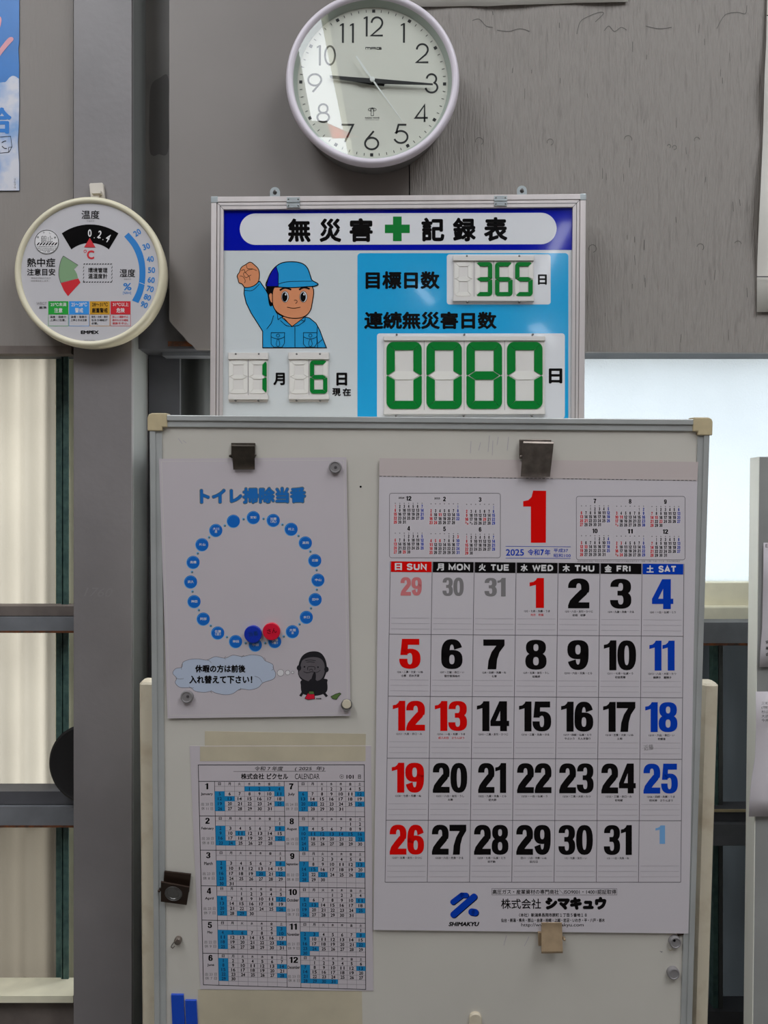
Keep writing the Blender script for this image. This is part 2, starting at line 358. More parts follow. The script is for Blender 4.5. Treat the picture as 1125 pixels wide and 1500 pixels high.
M['fibrelow'] = translucent('lower_fibreglass', (.12, .105, .08, 1), .45, (.20, .18, .15, 1), sc_=5, var=.35)  # lower sheet gets a darker, browner tone than the one above
M['beam_t'] = translucent('beam_glow_sheet', (.80, .78, .66, 1), .95, (.5, .5, .45, 1), bump=0)
M['tarp_t'] = translucent('orange_tarpaulin_thin', (.95, .22, .06, 1), .9, (.8, .2, .06, 1), bump=0)

# ------------------------------------------------------------------ room shell
XL, XR, YB, ZT = -2.3, 2.3, -4.3, 4.05
YP = 1.475
def zpx(py, Y): return CZ+(750-py)/F*Y
def xpx(px, Y): return (px-562.5)/F*Y
mb = MB(); mb.box((XL-.1, YB-.1, -.06), (XR+.1, 2.0, 0), M['floor']); mb.build('floor', struct=True)
# ceiling with one narrow clear strip running away from the wall, and two unseen skylight openings added to light the wall from above
sX0 = -.49
def sX1(y): return -.334-.046*(y+1.28)
def ceil_poly(p, mat=None, z0=0, z1=.05):
    mb.loft([[(x, y, ZT+z) for x, y in p] for z in (z0, z1)], mat or M['ceil'])
mb = MB()
for (x0, y0, x1, y1) in ((XL-.1, .7, XR+.1, 1.75), (XL-.1, -1.9, -2.1, .7), (2.1, -1.9, XR+.1, .7), (XL-.1, YB-.1, sX0, -1.9), (-.9, -1.9, sX0, .7), (sX0, -.9, .8, .7)):
    ceil_poly([(x0, y0), (x1, y0), (x1, y1), (x0, y1)])
ya, yc = -.9, YB-.1
ceil_poly([(sX1(-1.9)+.04, -1.9), (.8, -1.9), (.8, ya), (sX1(ya)+.04, ya)]); ceil_poly([(sX1(yc)+.04, yc), (XR+.1, yc), (XR+.1, -1.9), (sX1(-1.9)+.04, -1.9)])
ceil_poly([(sX0, yc), (sX1(yc)+.04, yc), (sX1(-3.1)+.04, -3.1), (sX0, -3.1)])
cl = mb.build('ceiling', struct=True)
mb = MB(); ceil_poly([(sX1(-3.1), -3.1), (sX1(-3.1)+.04, -3.1), (sX1(ya)+.04, ya), (sX1(ya), ya)], M['beam_t'], .0, .003); mb.build('added_translucent_strip', cl)  # translucent sheet standing in for a roof beam, glows to imitate its lit underside
mb = MB(); ceil_poly([(sX0, -2.60), (-.36, -2.60), (-.38, -2.38), (sX0, -2.38)], M['fibre'], .0, .003); mb.build('added_translucent_strip', cl)  # added cream sheet, shows pale in the clock's reflection
mb = MB(); ceil_poly([(-.36, -2.60), (-.17, -2.58), (-.38, -2.385)], M['tarp_t'], -.01, -.008); mb.build('orange_sheet', cl)
mb = MB(); mb.box((XL-.1, YB, 0), (XL, 1.7, ZT), M['wallsm']); mb.build('wall_left', struct=True)
mb = MB(); mb.box((XR, YB, 0), (XR+.1, 1.7, ZT), M['wallsm']); mb.build('wall_right', struct=True)
from mathutils.geometry import tessellate_polygon
def wall_with_holes(outer, holes, y):
    loops = [[Vector((a, b, 0)) for a, b in l] for l in [outer]+holes]
    flat = [p for l in loops for p in l]
    for t in tessellate_polygon(loops): mb.face([(flat[k].x, y, flat[k].y) for k in t], M['wallsm'], Vector((0, 1, 0)))
mb = MB()
slots = [[(1.36, 3.35), (1.44, 3.35), (1.72, 3.9), (1.60, 3.9)], [(.25, 3.34), (.33, 3.36), (.47, 3.18), (.40, 3.15)], [(-.16, 3.85), (-.05, 3.85), (-.03, 3.93), (-.13, 3.93)], [(1.30, 2.95), (1.42, 3.0), (1.60, 2.82), (1.50, 2.78)]]
wall_with_holes([(XL, 0), (XR, 0), (XR, ZT), (XL, ZT)], slots, YB)
bw = mb.build('wall_back', struct=True)
mb = MB(); mb.face([(a, YB-.03, b) for a, b in slots[2]], M['tarp_t'], Vector((0, 1, 0))); mb.build('added_orange_pane', bw)
# openings and orange pane added unseen, shaped as streaks mirrored in the record board
# front wall: steel beam behind painted boards, girts, sheets
yb = 1.56
mb = MB()
ZB = zpx(510, YP)
mb.box((XL, 1.50, ZB+.004), (XR, 1.60, ZB+.12), M['dark'])
mb.box((XL, 1.505, 2.9), (XR, 1.56, 3.0), M['dark'])
mb.box((XL, 1.64, ZB+.03), (XR, 1.66, ZT), M['dark'])
fw = mb.build('wall_front', struct=True)
def piece(name, parent=fw, **k):
    o = mb.build(name, parent, **k); return o
mb = MB(); mb.box((XL, YP, zpx(507, YP)), (xpx(107.3, YP), YP+.02, ZT), M['wall']); piece('plywood_panel')
# left painted board with a snapped-off lower corner
mb = MB(); pp = Pl(YP)
x0 = 248; pr(mb, pp, [(x0, -1300), (599, -1300), (599, 513), (286, 511), (281, 505), (275, 501), (268, 492), (260, 484), (253, 476), (x0, 470)], -.012, 0, M['wallsm']); piece('plywood_panel')
mb = MB(); pr(mb, pp, [(600.8, -1300), (2300, -1300), (2300, 516.5), (1125, 516.5), (600.8, 514)], -.012, 0, M['crack']); piece('plywood_panel')
mb = MB(); mb.box((XL, YP-.006, zpx(519, YP)), (xpx(106, YP), YP+.02, zpx(507.5, YP)), M['brown']); piece('trim_strip')
mb = MB(); pb = Pl(1.4985); pr(mb, pb, [(246, 500), (290, 500), (290, 507), (246, 507)], 0, .002, M['rust']); piece('rust_band')
mb = MB(); mb.box((xpx(244, 1.56), 1.53, zpx(521, 1.53)), (xpx(330, 1.53), 1.56, zpx(508.5, 1.53)), M['girt']); piece('girt')
for x, y, r in ((702, 207, 5.5), (806, 208, 4.5), (920, 204, 5.5), (1021, 205, 4), (868, 364, 5.5), (1026, 362, 5), (1081, 358, 5), (988, 216, 3), (980, 214, 2.5)):
    mb = MB(); stroke(mb, pp, ell(x, y, r, n=20, a0=random.randint(150, 200), a1=random.randint(340, 480)), .7, M['stain'], .0004); piece('filled_nail_hole')
mb = MB()
for pts in ([(728, 44), (745, 46), (762, 42), (776, 46)], [(845, 50), (850, 32), (862, 24), (878, 18), (884, 20), (872, 32)], [(1050, 42), (1062, 22), (1080, 18), (1092, 20), (1094, 8)], [(885, 45), (892, 38), (900, 46), (910, 40), (918, 44)], [(692, 30), (702, 28), (712, 38), (722, 40)], [(946, 38), (965, 42), (984, 40)]):
    stroke(mb, pp, cat(pts, False, 4), .8, M['stain'], .0004)
for k in range(60):
    x = random.uniform(610, 1120); y = random.uniform(15, 505); stroke(mb, pp, [(x, y), (x+random.uniform(-1, 1), y+random.uniform(5, 16))], random.uniform(.4, .8), M['stain'], .0004)
piece('paint_cracks', kind='stuff')
# translucent corrugated sheets on the left
def sheet(name, xa, xb, za, zb, Y, amp, per, mat, ph=0):
    global mb
    mb = MB(); n = int((xb-xa)/per*10)+2
    A = [(xa+(xb-xa)*i/n, Y+amp*math.sin(2*math.pi*(xa+(xb-xa)*i/n)/per+ph)) for i in range(n+1)]
    k = 6
    mb.loft([[(x, y, za+(zb-za)*j/k) for x, y in A] for j in range(k+1)], mat, False, False, closed=False)
    return piece(name, smooth=60)
sheet('corrugated_sheet', XL, xpx(83, 1.60), 0.0, zpx(1195, 1.62), 1.612, .007, .06, M['fibrelow'])
sheet('corrugated_sheet', XL, xpx(83, 1.62), zpx(1205, 1.62), 1.85, 1.62, .009, .052, M['fibre'])
sheet('corrugated_sheet', xpx(185, 1.62), xpx(342, 1.62), 0.0, 1.85, 1.62, .012, .085, M['darkpan'], ph=1.2)
sheet('corrugated_sheet', xpx(81, 1.64), xpx(190, 1.64), 0.0, 1.85, 1.64, .001, .05, M['cream'])
mb = MB()
for a, b, y in ((82, 91, 1.60), (91, 100, 1.575)):
    mb.box((xpx(a, y), y, .0), (xpx(b, y), y+.004, 1.80), M['green'])
mb.box((xpx(91, 1.575)-.002, 1.575, 0), (xpx(91, 1.575)+.002, 1.602, 1.8), M['green']); piece('green_angle')
# left girts
for (y0, y1, y2, y3) in ((889, 903, 904, 927), (1162, 1181, 1182, 1212)):
    mb = MB(); Y = 1.535
    mb.box((XL, Y+.01, zpx(y1, Y)), (xpx(125, Y), Y+.055, zpx(y0, Y)), M['brown'] if y0 < 1000 else M['dark'])
    mb.box((XL, Y, zpx(y3-3, Y)), (xpx(125, Y), Y+.05, zpx(y2, Y)), M['girt'])
    mb.box((XL, Y-.0008, zpx(y3, Y)), (xpx(125, Y), Y+.05, zpx(y3-3, Y)), M['rust']); piece('girt')
mb = MB(); mb.box((XL, 1.52, zpx(1469, 1.52)), (xpx(107, 1.52), 1.58, zpx(1459, 1.52)), M['cream']); piece('sill')
mb = MB(); mb.box((XL, 1.54, 0), (xpx(125, 1.54), 1.60, zpx(1469, 1.54)), M['brown']); piece('kick_board')
# column: channel open to the left
mb = MB(); a, b = xpx(107.5, 1.46), xpx(193, 1.46)
mb.box((a, 1.46, 0), (b, 1.468, ZT), M['column'])
mb.box((b-.006, 1.4685, 0), (b, 1.553, ZT), M['collit']); mb.box((a, 1.553, 0), (b, 1.561, ZT), M['column'])
o = piece('steel_column', bevel=.0012)
mb = MB(); mb.box((b+.0003, 1.565, 0), (xpx(248, 1.50)+.003, 1.575, ZT), M['dark'])
mb.box((xpx(247, 1.50)-.004, 1.49, 0), (xpx(247, 1.50), 1.565, ZB-.2), M['dark']); piece('rear_flange')
mb = MB(); mb.box((xpx(196, 1.5), 1.545, zpx(475, 1.5)), (xpx(247, 1.50)-.004, 1.565, ZT), M['packer']); piece('painted_packer')
mb = MB(); qp = Pl(1.5445); fl(mb, qp, cat([(222, 124), (234, 114), (246, 112), (246.5, 160), (246, 222), (232, 226), (224, 228), (219, 216), (219, 150)]), M['stain'], 0); piece('dark_stain')
mb = MB(); tx(mb, Pl(1.46), '1760', (123, 861, 165, 874), M['grey'], .0004, 0, 2, .3); piece('pencil_note')
# window on the right
wx0, wx1 = xpx(700, 1.6), XR
wt, wbm = zpx(508, 1.6), zpx(853, 1.6)
mb = MB()
mb.box((wx0-.04, 1.57, wbm), (wx0, 1.63, wt+.03), M['cream']); mb.box((wx0, 1.57, wt), (XR, 1.63, wt+.04), M['cream'])
wn = mb.build('window_1', struct=True)
mb = MB(); mb.box((wx0, 1.60, wbm-.01), (XR, 1.604, wt+.002), M['frost']); mb.build('pane', wn)
mb = MB(); mb.box((wx0, 1.575, zpx(887, 1.575)), (XR, 1.64, zpx(853, 1.575)), M['cream']); mb.build('sash_rail', wn, bevel=.002)
mb = MB(); mb.box((wx0, 1.55, zpx(909, 1.55)), (XR, 1.66, zpx(888.5, 1.55)), M['cream']); mb.build('sill', wn, bevel=.003)
mb = MB(); mb.box((wx0-.3, 1.50, zpx(942, 1.5)), (XR, 1.56, zpx(912, 1.5)), M['girt']); mb.box((wx0-.3, 1.499, zpx(945.5, 1.5)), (XR, 1.56, zpx(942, 1.5)), M['rust']); piece('girt')
sheet('corrugated_sheet', xpx(342, 1.62), XR, 0.0, zpx(945, 1.62)+.05, 1.625, .016, .10, M['fibredark'], ph=.6)
mb = MB(); Y = 1.56; mb.box((xpx(1045, Y), Y, 0), (xpx(1052, Y), Y+.02, zpx(940, Y)), M['green']); piece('green_angle')
mb = MB(); mb.box((xpx(1053, Y), Y, 0), (xpx(1059, Y), Y+.02, zpx(940, Y)), M['darkpan']); piece('steel_angle')
mb = MB(); Y = 1.53
mb.box((wx0-.3, Y, zpx(1203, Y)), (XR, Y+.05, zpx(1188, Y)), M['dark']); mb.box((wx0-.3, Y-.004, zpx(1188.5, Y)), (XR, Y-.0002, zpx(1185, Y)), M['cap'])
mb.box((wx0-.3, Y-.012, zpx(1235, Y)), (XR, Y+.05, zpx(1204, Y)), M['girt']); piece('girt')
mb = MB(); mb.box((wx0-.3, 1.55, 0), (XR, 1.60, zpx(1482, 1.55)), M['dark']); piece('kick_board')

# ------------------------------------------------------------------ black disc behind the column
mb = MB(); c = at(128.5, 1118.5, 1.503)
lathe(mb, c, Vector((-.1, -1, 0)), [(.070, -.012), (.0745, -.008), (.0765, 0), (.0765, .003), (.072, .005), (.066, .003), (.02, .006)], M['disc'], 56)
o = mb.build('plastic_disc', smooth=35); tag(o, 'black round plastic disc half hidden behind the grey steel column', 'disc')

# ------------------------------------------------------------------ wall clock
YD = 1.412                       # dial depth
pd = Pl(YD); cc = at(545.9, 121.5, YD)
pxm = YD/F                      # metres per pixel on the dial
ck = thing('wall_clock', cc+Vector((0, .04, -.165)), 'round wall clock with silver rim and thin black numerals showing quarter past nine', 'clock')
N = Vector((0, -1, 0))
mb = MB(); lathe(mb, cc, N, [(.1375, -.062), (.1405, -.058), (.1450, -.026), (.1470, -.004), (.1470, -.001)], M['rimdark'], 96, True, False); mb.build('clock_back', ck, smooth=30)
mb = MB(); lathe(mb, cc, N, [(.146, -.008), (.1545, .001), (.1565, .008), (.1550, .0145), (.1510, .0175), (.1465, .0165), (.1435, .0140), (.1428, .0118)], M['silver'], 96, False, False); mb.build('rim', ck, smooth=50)
mb = MB(); lathe(mb, cc, N, [(.1429, .0120), (.1365, .0005)], M['dialring'], 96, False, False); mb.build('bezel', ck, smooth=50)
mb = MB(); fl(mb, pd, ell(545.9, 121.5, .146/pxm, n=96), M['dial'], 0); mb.build('dial', ck)
def arcp(cx, cy, rx, ry, a0, a1, n=22): return [(cx+rx*math.cos(R(a0+(a1-a0)*i/n)), cy+ry*math.sin(R(a0+(a1-a0)*i/n))) for i in range(n+1)]
THIN = {'0': [arcp(.5, .5, .5, .5, 0, 360, 36)], '2': [arcp(.5, .30, .46, .30, 180, 385, 20)+[(.80, .56), (.02, 1), (1, 1)]],
 '3': [arcp(.5, .26, .40, .26, 185, 425, 22), arcp(.5, .72, .5, .28, 292, 535, 22)], '4': [[(.74, 1), (.74, .02), (0, .76), (1, .76)]],
 '5': [[(.88, 0), (.30, 0), (.13, .44)]+arcp(.47, .67, .5, .33, 225, 520, 24)], '6': [arcp(.5, .68, .5, .32, 0, 360, 30), [(.02, .62), (.12, .46), (.66, 0)]],
 '7': [[(0, 0), (1, 0), (.30, 1)]], '8': [arcp(.5, .25, .38, .25, 0, 360, 28), arcp(.5, .74, .5, .26, 0, 360, 28)], '9': [arcp(.5, .32, .5, .32, 0, 360, 30), [(.98, .38), (.88, .54), (.34, 1)]]}
def thin(ch, bx, wd=2.7):
    x0, y0, x1, y1 = bx[0]+wd/2, bx[1]+wd/2, bx[2]-wd/2, bx[3]-wd/2
    for q, st in enumerate(THIN[ch]): stroke(mb, pd, [(x0+a*(x1-x0), y0+b*(y1-y0)) for a, b in st], wd, M['hand'], .0003+q*2e-5)
mb = MB()
for s, b in {'12': (500, 90, 608, 200), '1': (703, 127, 725, 235), '2': (782, 237, 858, 347), '3': (833, 402, 908, 513), '4': (777, 570, 855, 675), '5': (662, 680, 746, 790), '6': (500, 715, 583, 825), '7': (370, 680, 445, 785), '8': (238, 567, 313, 675), '9': (188, 402, 270, 510), '10': (243, 248, 345, 360), '11': (370, 128, 445, 235)}.items():
    bx = [400+b[0]/3.75, b[1]/3.75, 400+b[2]/3.75, b[3]/3.75]
    if s in '1': # a thin bar with a small flag
        x0, y0, x1, y1 = bx; fl(mb, pd, [(x1-3, y0), (x1, y0), (x1-.2, y1), (x1-3, y1)], M['hand'], .0003); fl(mb, pd, [(x1-2, y0), (x0-.3, y0+2.2), (x0-.3, y0+4.2), (x1-2, y0+2.6)], M['hand'], .0003)
    elif s == '11':
        for q in (0, 14.7):
            x1 = bx[0]+5.2+q; y0, y1 = bx[1], bx[3]; fl(mb, pd, [(x1-3, y0), (x1, y0), (x1-.2, y1), (x1-3, y1)], M['hand'], .0003); fl(mb, pd, [(x1-2, y0), (x1-6, y0+2.2), (x1-6, y0+4.2), (x1-2, y0+2.6)], M['hand'], .0003)
    elif s in ('12', '10'):
        x1 = bx[0]+5.4; y0, y1 = bx[1], bx[3]; fl(mb, pd, [(x1-3, y0), (x1, y0), (x1-.2, y1), (x1-3, y1)], M['hand'], .0003); fl(mb, pd, [(x1-2, y0), (x1-6, y0+2.2), (x1-6, y0+4.2), (x1-2, y0+2.6)], M['hand'], .0003)
        thin(s[1], (bx[0]+(9 if s == '12' else 10), bx[1], bx[2], bx[3]))
    else: thin(s, bx)
for i in range(60):
    a = R(i*6+.8); r = 105.3; dx, dy = math.sin(a), -math.cos(a)
    hw, hl = (2.3, 2.3) if i % 5 == 0 else (.45, 1.9)
    c0 = (545.9+dx*r, 121.5+dy*r); px_, py_ = -dy, dx
    fl(mb, pd, [(c0[0]+dx*l*hl+px_*q*hw, c0[1]+dy*l*hl+py_*q*hw) for l, q in ((1, 1), (1, -1), (-1, -1), (-1, 1))], M['hand'], .0003)
for st in ([(535.8, 72.4), (535.8, 69.4), (542.2, 69.4), (542.2, 72.4)], [(539, 69.4), (539, 72.4)], [(544, 72.4), (544, 69.4), (550, 69.4), (550, 72.4)], [(544, 71), (550, 71)], [(558.6, 69.4), (552, 69.4), (552, 72.1), (558.4, 72.1), (558.4, 70.8), (555, 70.8)]):
    stroke(mb, pd, st, .95, M['hand'], .0003)
stroke(mb, pd, ell(545.3, 160.5, 5.8, 2.4, 20), .7, M['hand'], .0003, True); stroke(mb, pd, ell(545.3, 160.5, 2.8, 2.4, 16), .6, M['hand'], .0003, True)
fl(mb, pd, [(543.7, 158.5), (546.9, 158.5), (547.2, 169.5), (543.4, 169.5)], M['dial'], .00032); stroke(mb, pd, [(543.9, 160), (543.5, 169.3), (547.1, 169.3), (546.7, 160)], .7, M['hand'], .0004)
fl(mb, pd, [(545.3, 157), (543.3, 160), (547.3, 160)], M['hand'], .00042)
tx(mb, pd, 'RADIO WAVE', (534.8, 171.5, 555.8, 173.6), M['hand'], .0003, .02, n=4); tx(mb, pd, 'CONTROLLED CLOCK', (535, 174.6, 555.6, 176), M['grey'], .0003)
mb.build('printed_numerals', ck)
def hand(name, pts, h0, h1, mat):
    global mb
    mb = MB(); pr(mb, pd, pts, h0, h1, mat); return mb.build(name, ck)
hand('hour_hand', [(483, 110.6), (485, 110.3), (518, 113.0), (543, 114.6), (563.5, 122.6), (562.5, 126.2), (545, 124.0), (515, 118.6), (486, 114.6), (483.4, 113.6)], .004, .0050, M['hand'])
hand('minute_hand', [(522, 115.2), (546, 114.6), (580, 117.6), (634, 122.2), (634, 124.4), (580, 123.2), (546, 122.0), (522, 119.5)], .0065, .0075, M['hand'])
hand('second_hand', [(521.0, 82.5), (522.8, 81.6), (533, 96), (546.4, 115.6), (591, 178.6), (590.3, 179), (544.6, 117.2), (531, 99.5)], .0088, .0093, M['handsil'])
mb = MB(); lathe(mb, pd.P(545.4, 117.4, .006), N, [(.0045, -.006), (.0045, .004), (.003, .0045)], M['handsil'], 20); mb.build('hand_pin', ck, smooth=40)
mb = MB(); mb.face([cc+N*.0124+Vector((.1430*math.cos(2*math.pi*i/96), 0, .1430*math.sin(2*math.pi*i/96))) for i in range(96)], M['glass'], N); mb.build('cover_glass', ck)

# ------------------------------------------------------------------ thermometer on its hook
YT = 1.425; pt = Pl(YT); tcx, tcy = 131.8, 398.9
tcn = at(tcx, tcy, YT)
th = thing('thermometer', tcn+Vector((0, .02, -.14)), 'round thermometer and humidity dial with cream plastic rim hanging on the grey column', 'thermometer')
mt = YT/F
mb = MB(); lathe(mb, tcn, N, [(.128, -.033), (.136, -.026), (.1385, -.008), (.1375, .001), (.1335, .0045), (.1290, .0040), (.1262, .0008), (.1262, -.004)], M['creamrim'], 96, True, False); mb.build('rim', th, smooth=50)
mb = MB(); fl(mb, pt, ell(tcx, tcy, .1268/mt, n=96), M['tface'], 0); mb.build('dial', th)
T = lambda x, y: (x/4.167, 250+y/4.167)
def B4(a, b, c, d): return (a/4.167, 250+b/4.167, c/4.167, 250+d/4.167)
mb = MB()
tx(mb, pt, '温度', B4(497, 242, 607, 295), M['ink'], .0003, .012); tx(mb, pt, '干温計示', B4(528, 302, 575, 313), M['grey'], .0003)
arc = [T(550+302*math.sin(R(a)), 630-302*math.cos(R(a))) for a in range(-35, 36, 5)]+[T(550+186*math.sin(R(a)), 627-186*math.cos(R(a))) for a in range(38, -39, -4)]
fl(mb, pt, arc, M['black'], .0003)
for s, x, y, r in (('0', 548, 382, 0), ('2', 608, 390, 14), ('4', 660, 411, 26)):
    tx(mb, pt, s, B4(x-11, y-24, x+11, y+22), M['whiteink'], .0005, .02, r)
for x, y in ((575, 410), (602, 412), (628, 421), (652, 434)): fl(mb, pt, ell(*T(x, y), .7, n=8), M['whiteink'], .0005)
fl(mb, pt, [T(548, 410), T(513, 468), T(583, 468)], M['tred'], .0006)
stroke(mb, pt, ell(*T(520, 492), 1.9, n=14), .8, M['tred'], .0003, True); tx(mb, pt, 'C', B4(530, 486, 575, 541), M['tred'], .0003, .035)
fl(mb, pt, cat([T(387, 520), T(372, 548), T(361, 595), T(359, 640), T(370, 684)], False)+[T(476, 656), T(470, 632), T(462, 616), T(452, 600), T(460, 594), T(477, 577)], M['tgreen'], .0003)
stroke(mb, pt, cat([T(387, 520), T(372, 548), T(361, 595), T(359, 640), T(370, 684)], False), .8, M['magdark'], .0004); stroke(mb, pt, [T(387, 520), T(477, 577)], .7, M['magdark'], .0004)
fl(mb, pt, [T(370, 686), T(478, 658), T(491, 682), T(415, 766), T(390, 732)], M['tred'], .0003)
tx(mb, pt, '熱中症', B4(165, 533, 337, 588), M['ink'], .0003, .018); tx(mb, pt, '注意目安', B4(165, 597, 337, 640), M['ink'], .0003, .018)
tx(mb, pt, '熱中症予防のための', B4(190, 650, 310, 661), M['grey'], .0003); tx(mb, pt, '目安表示をします。', B4(190, 667, 300, 678), M['grey'], .0003)
for k in range(11):
    x = 508+k*16.3
    for y in (570, 680): fl(mb, pt, [T(x, y+3), T(x+4, y-3), T(x+13, y-3), T(x+9, y+3)], M['ink'], .0003)
for k in range(5):
    y = 588+k*21
    for x in (510, 683): fl(mb, pt, [T(x-3, y+5), T(x+3, y-7), T(x+3, y+1), T(x-3, y+12)], M['ink'], .0003)
tx(mb, pt, '環境管理', B4(538, 592, 656, 623), M['ink'], .0003, .018); tx(mb, pt, '温湿度計', B4(538, 628, 656, 659), M['ink'], .0003, .018)
tx(mb, pt, '湿度', B4(730, 600, 825, 650), M['ink'], .0003, .012); tx(mb, pt, '%', B4(752, 686, 803, 730), M['tblue'], .0003, .02); tx(mb, pt, '[%RH]', B4(750, 739, 800, 757), M['tblue'], .0003)
tx(mb, pt, '湿度計示', B4(755, 657, 800, 667), M['grey'], .0003)
oa = cat([T(*p) for p in ((785, 378), (838, 440), (872, 510), (887, 590), (885, 680), (870, 750), (845, 808))], False)
ia = cat([T(*p) for p in ((758, 402), (805, 460), (835, 525), (850, 595), (848, 680), (832, 740), (806, 792))], False)
fl(mb, pt, oa+ia[::-1], M['tblue'], .0003); stroke(mb, pt, [T(851, 683), T(883, 695)], .6, M['whiteink'], .0005)
for s, x, y, r in (('20', 838, 378, -32), ('30', 893, 463, -18), ('40', 917, 540, -8), ('50', 925, 607, 0), ('60', 923, 667, 6), ('70', 917, 722, 13), ('80', 900, 773, 18), ('90', 880, 818, 22)):
    tx(mb, pt, s, B4(x-22, y-18, x+22, y+18), M['tblue'], .0003, .03, r)
heads = (('25℃未満', '注意', 'signgreen', 'whiteink'), ('25〜28℃', '警戒', 'signblue', 'whiteink'), ('28〜31℃', '厳重警戒', 'signamber', 'ink'), ('31℃以上', '危険', 'tred', 'whiteink'))
for k, (a, b, mm, im) in enumerate(heads):
    x0 = 295+k*126.6; x1 = x0+122
    fl(mb, pt, [T(x0, 797), T(x1, 797), T(x1, 875), T(x0, 875)], M[mm], .0003)
    tx(mb, pt, a, B4(x0+14, 805, x1-12, 828), M[im], .0005, .012)
    wd = 50 if len(b) == 2 else 96; tx(mb, pt, b, B4((x0+x1)/2-wd/2, 838, (x0+x1)/2+wd/2, 867), M[im], .0005, .02)
    stroke(mb, pt, [T(x0, 877), T(x1, 877), T(x1, 948), T(x0, 948)], .5, M[mm], .0003, True)
    for q, s in enumerate((('温度・湿度の', '上昇に注意。'), ('温度・湿度の', '上昇ときは注意', ), ('換気・冷房・適切', 'な水分補給が', '必要。'), ('激しい運動中止', '適切な水分補給', '運動を中止。'))[k]):
        tx(mb, pt, s, B4(x0+10, 885+q*20, x0+10+(98 if len(s) > 4 else 40), 899+q*20), M['tred' if k == 3 else 'ink'], .0003, .01, n=4)
tx(mb, pt, 'EMPEX', B4(493, 976, 603, 997), M['ink'], .0003, .05); tx(mb, pt, 'MADE IN JAPAN', B4(512, 1032, 580, 1040), M['grey'], .0003)
tx(mb, pt, 'WBGT', B4(222, 802, 285, 820), M['grey'], .0003); tx(mb, pt, '基準', B4(238, 828, 285, 843), M['ink'], .0003, .01)
mb.build('printed_scale', th)
mb = MB(); ps = pt; cxs, cys = T(285, 435)
pr(mb, ps, ell(cxs, cys, 18.2, n=40), 0.0001, .0006, M['whiteink'])
stroke(mb, ps, ell(cxs, cys, 17.4, n=40), .9, M['ink'], .0008, True)
tx(mb, ps, '禁止', B4(250, 398, 322, 437), M['ink'], .0008, .03); tx(mb, ps, '禁止', B4(253, 401, 319, 434), M['whiteink'], .0009, .004)
for k in range(7):
    x = 222+k*18; fl(mb, ps, [T(x, 455), T(x+9, 455), T(x+22, 439), T(x+13, 439)], M['ink'], .0008)
for k, (a, b) in enumerate(((225, 345), (230, 342), (240, 330), (262, 306))): tx(mb, ps, ('水銀使用製品を使用する', '場所での使用を禁止する', '取扱説明書参照', '注意')[k], B4(a, 460+k*10.5, b, 467+k*10.5), M['ink'], .0008)
tx(mb, ps, '取', B4(226, 400, 238, 412), M['ink'], .0008); tx(mb, ps, '外', B4(262, 372, 274, 384), M['ink'], .0008); tx(mb, ps, 'し', B4(300, 374, 312, 386), M['ink'], .0008); tx(mb, ps, '厳', B4(330, 402, 342, 414), M['ink'], .0008)
mb.build('round_sticker', th)
ph = Pl(1.452)
mb = MB()
pr(mb, ph, [(130.5, 270), (132, 268.2), (149, 267.4), (150.8, 269), (153, 292), (133, 292)], -.007, 0.0, M['hook'], .0008)
pr(mb, ph, [(133.5, 279.5), (135, 278.4), (146.5, 278), (147.5, 279.5), (147.3, 283), (134, 283.5)], 0, .009, M['hook'], .0006)
pr(mb, ph, [(136.5, 283), (145, 283), (144.5, 290.5), (137, 290.5)], .0, .005, M['hook'], .0006)
o = mb.build('adhesive_hook'); tag(o, 'small cream plastic hook holding up the round thermometer', 'hook')

# ------------------------------------------------------------------ accident-free days record board
prb = Pl(1.405, 288, .9)
n = prb.n
rb = thing('record_board', prb.P(580, 640, -.01), 'white framed accident-free days record board with green number segments behind the whiteboard', 'sign board')
def rbq(l, t, r, b): # board-aligned quad: slight roll
    f = lambda x, y: (x-(y-288)*.0075+(.6 if x < 560 else 0)*(y-288)/320, y-(x-309)*.0073+ (y-288)*.0035*(x-309)/549)
    return [f(l, t), f(r, t), f(r, b), f(l, b)]
mb = MB()
for q in (rbq(309.3, 288, 858.5, 296), rbq(309.3, 296, 317.3, 700), rbq(850, 296, 858.5, 700), rbq(309.3, 692, 858.5, 700)): pr(mb, prb, q, -.028, .0, M['alu'])
mb.build('outer_frame', rb, bevel=.0008)
mb = MB(); L = [rbq(318.4, 296.8, 849.2, 691)][0]; I = [rbq(327.5, 307, 839.3, 684)][0]
for i in range(4):
    j = (i+1) % 4
    pr(mb, prb, [L[i], L[j], I[j], I[i]], -.012, -.0008, M['alu'])
for i in range(4):
    j = (i+1) % 4; a = [(L[i][k]*.55+I[i][k]*.45) for k in (0, 1)]; b = [(L[j][k]*.55+I[j][k]*.45) for k in (0, 1)]
    stroke(mb, prb, [a, b], .8, M['seam'], -.0006); stroke(mb, prb, [L[i], I[i]], .5, M['seam'], -.0005)
mb.build('cover_frame', rb, bevel=.0006)
for a_, b_ in ((308.8, 319), (850, 859)):
    mb = MB(); pr(mb, prb, rbq(a_, 287.6, b_, 297), -.0285, .0006, M['zinc']); mb.build('corner_cap', rb, bevel=.0008)
mb = MB(); pr(mb, prb, rbq(317, 295.5, 850.5, 692), -.02, -.006, M['face']); mb.build('face_panel', rb)
H = -.0057
mb = MB()
fl(mb, prb, [(327.3, 306.8), (838.6, 302.8), (838.6, 366.0), (327.0, 366.9)], M['navy'], H); mb.build('title_band', rb)
mb = MB(); pill = [(351.2+23+23*math.cos(R(a)), 335.7+23*math.sin(R(a))) for a in range(90, 271, 9)]+[(815.4-23+23*math.cos(R(a)), 334.7+23.1*math.sin(R(a))) for a in range(-90, 91, 9)]
fl(mb, prb, pill, M['patch'], H+.0002)
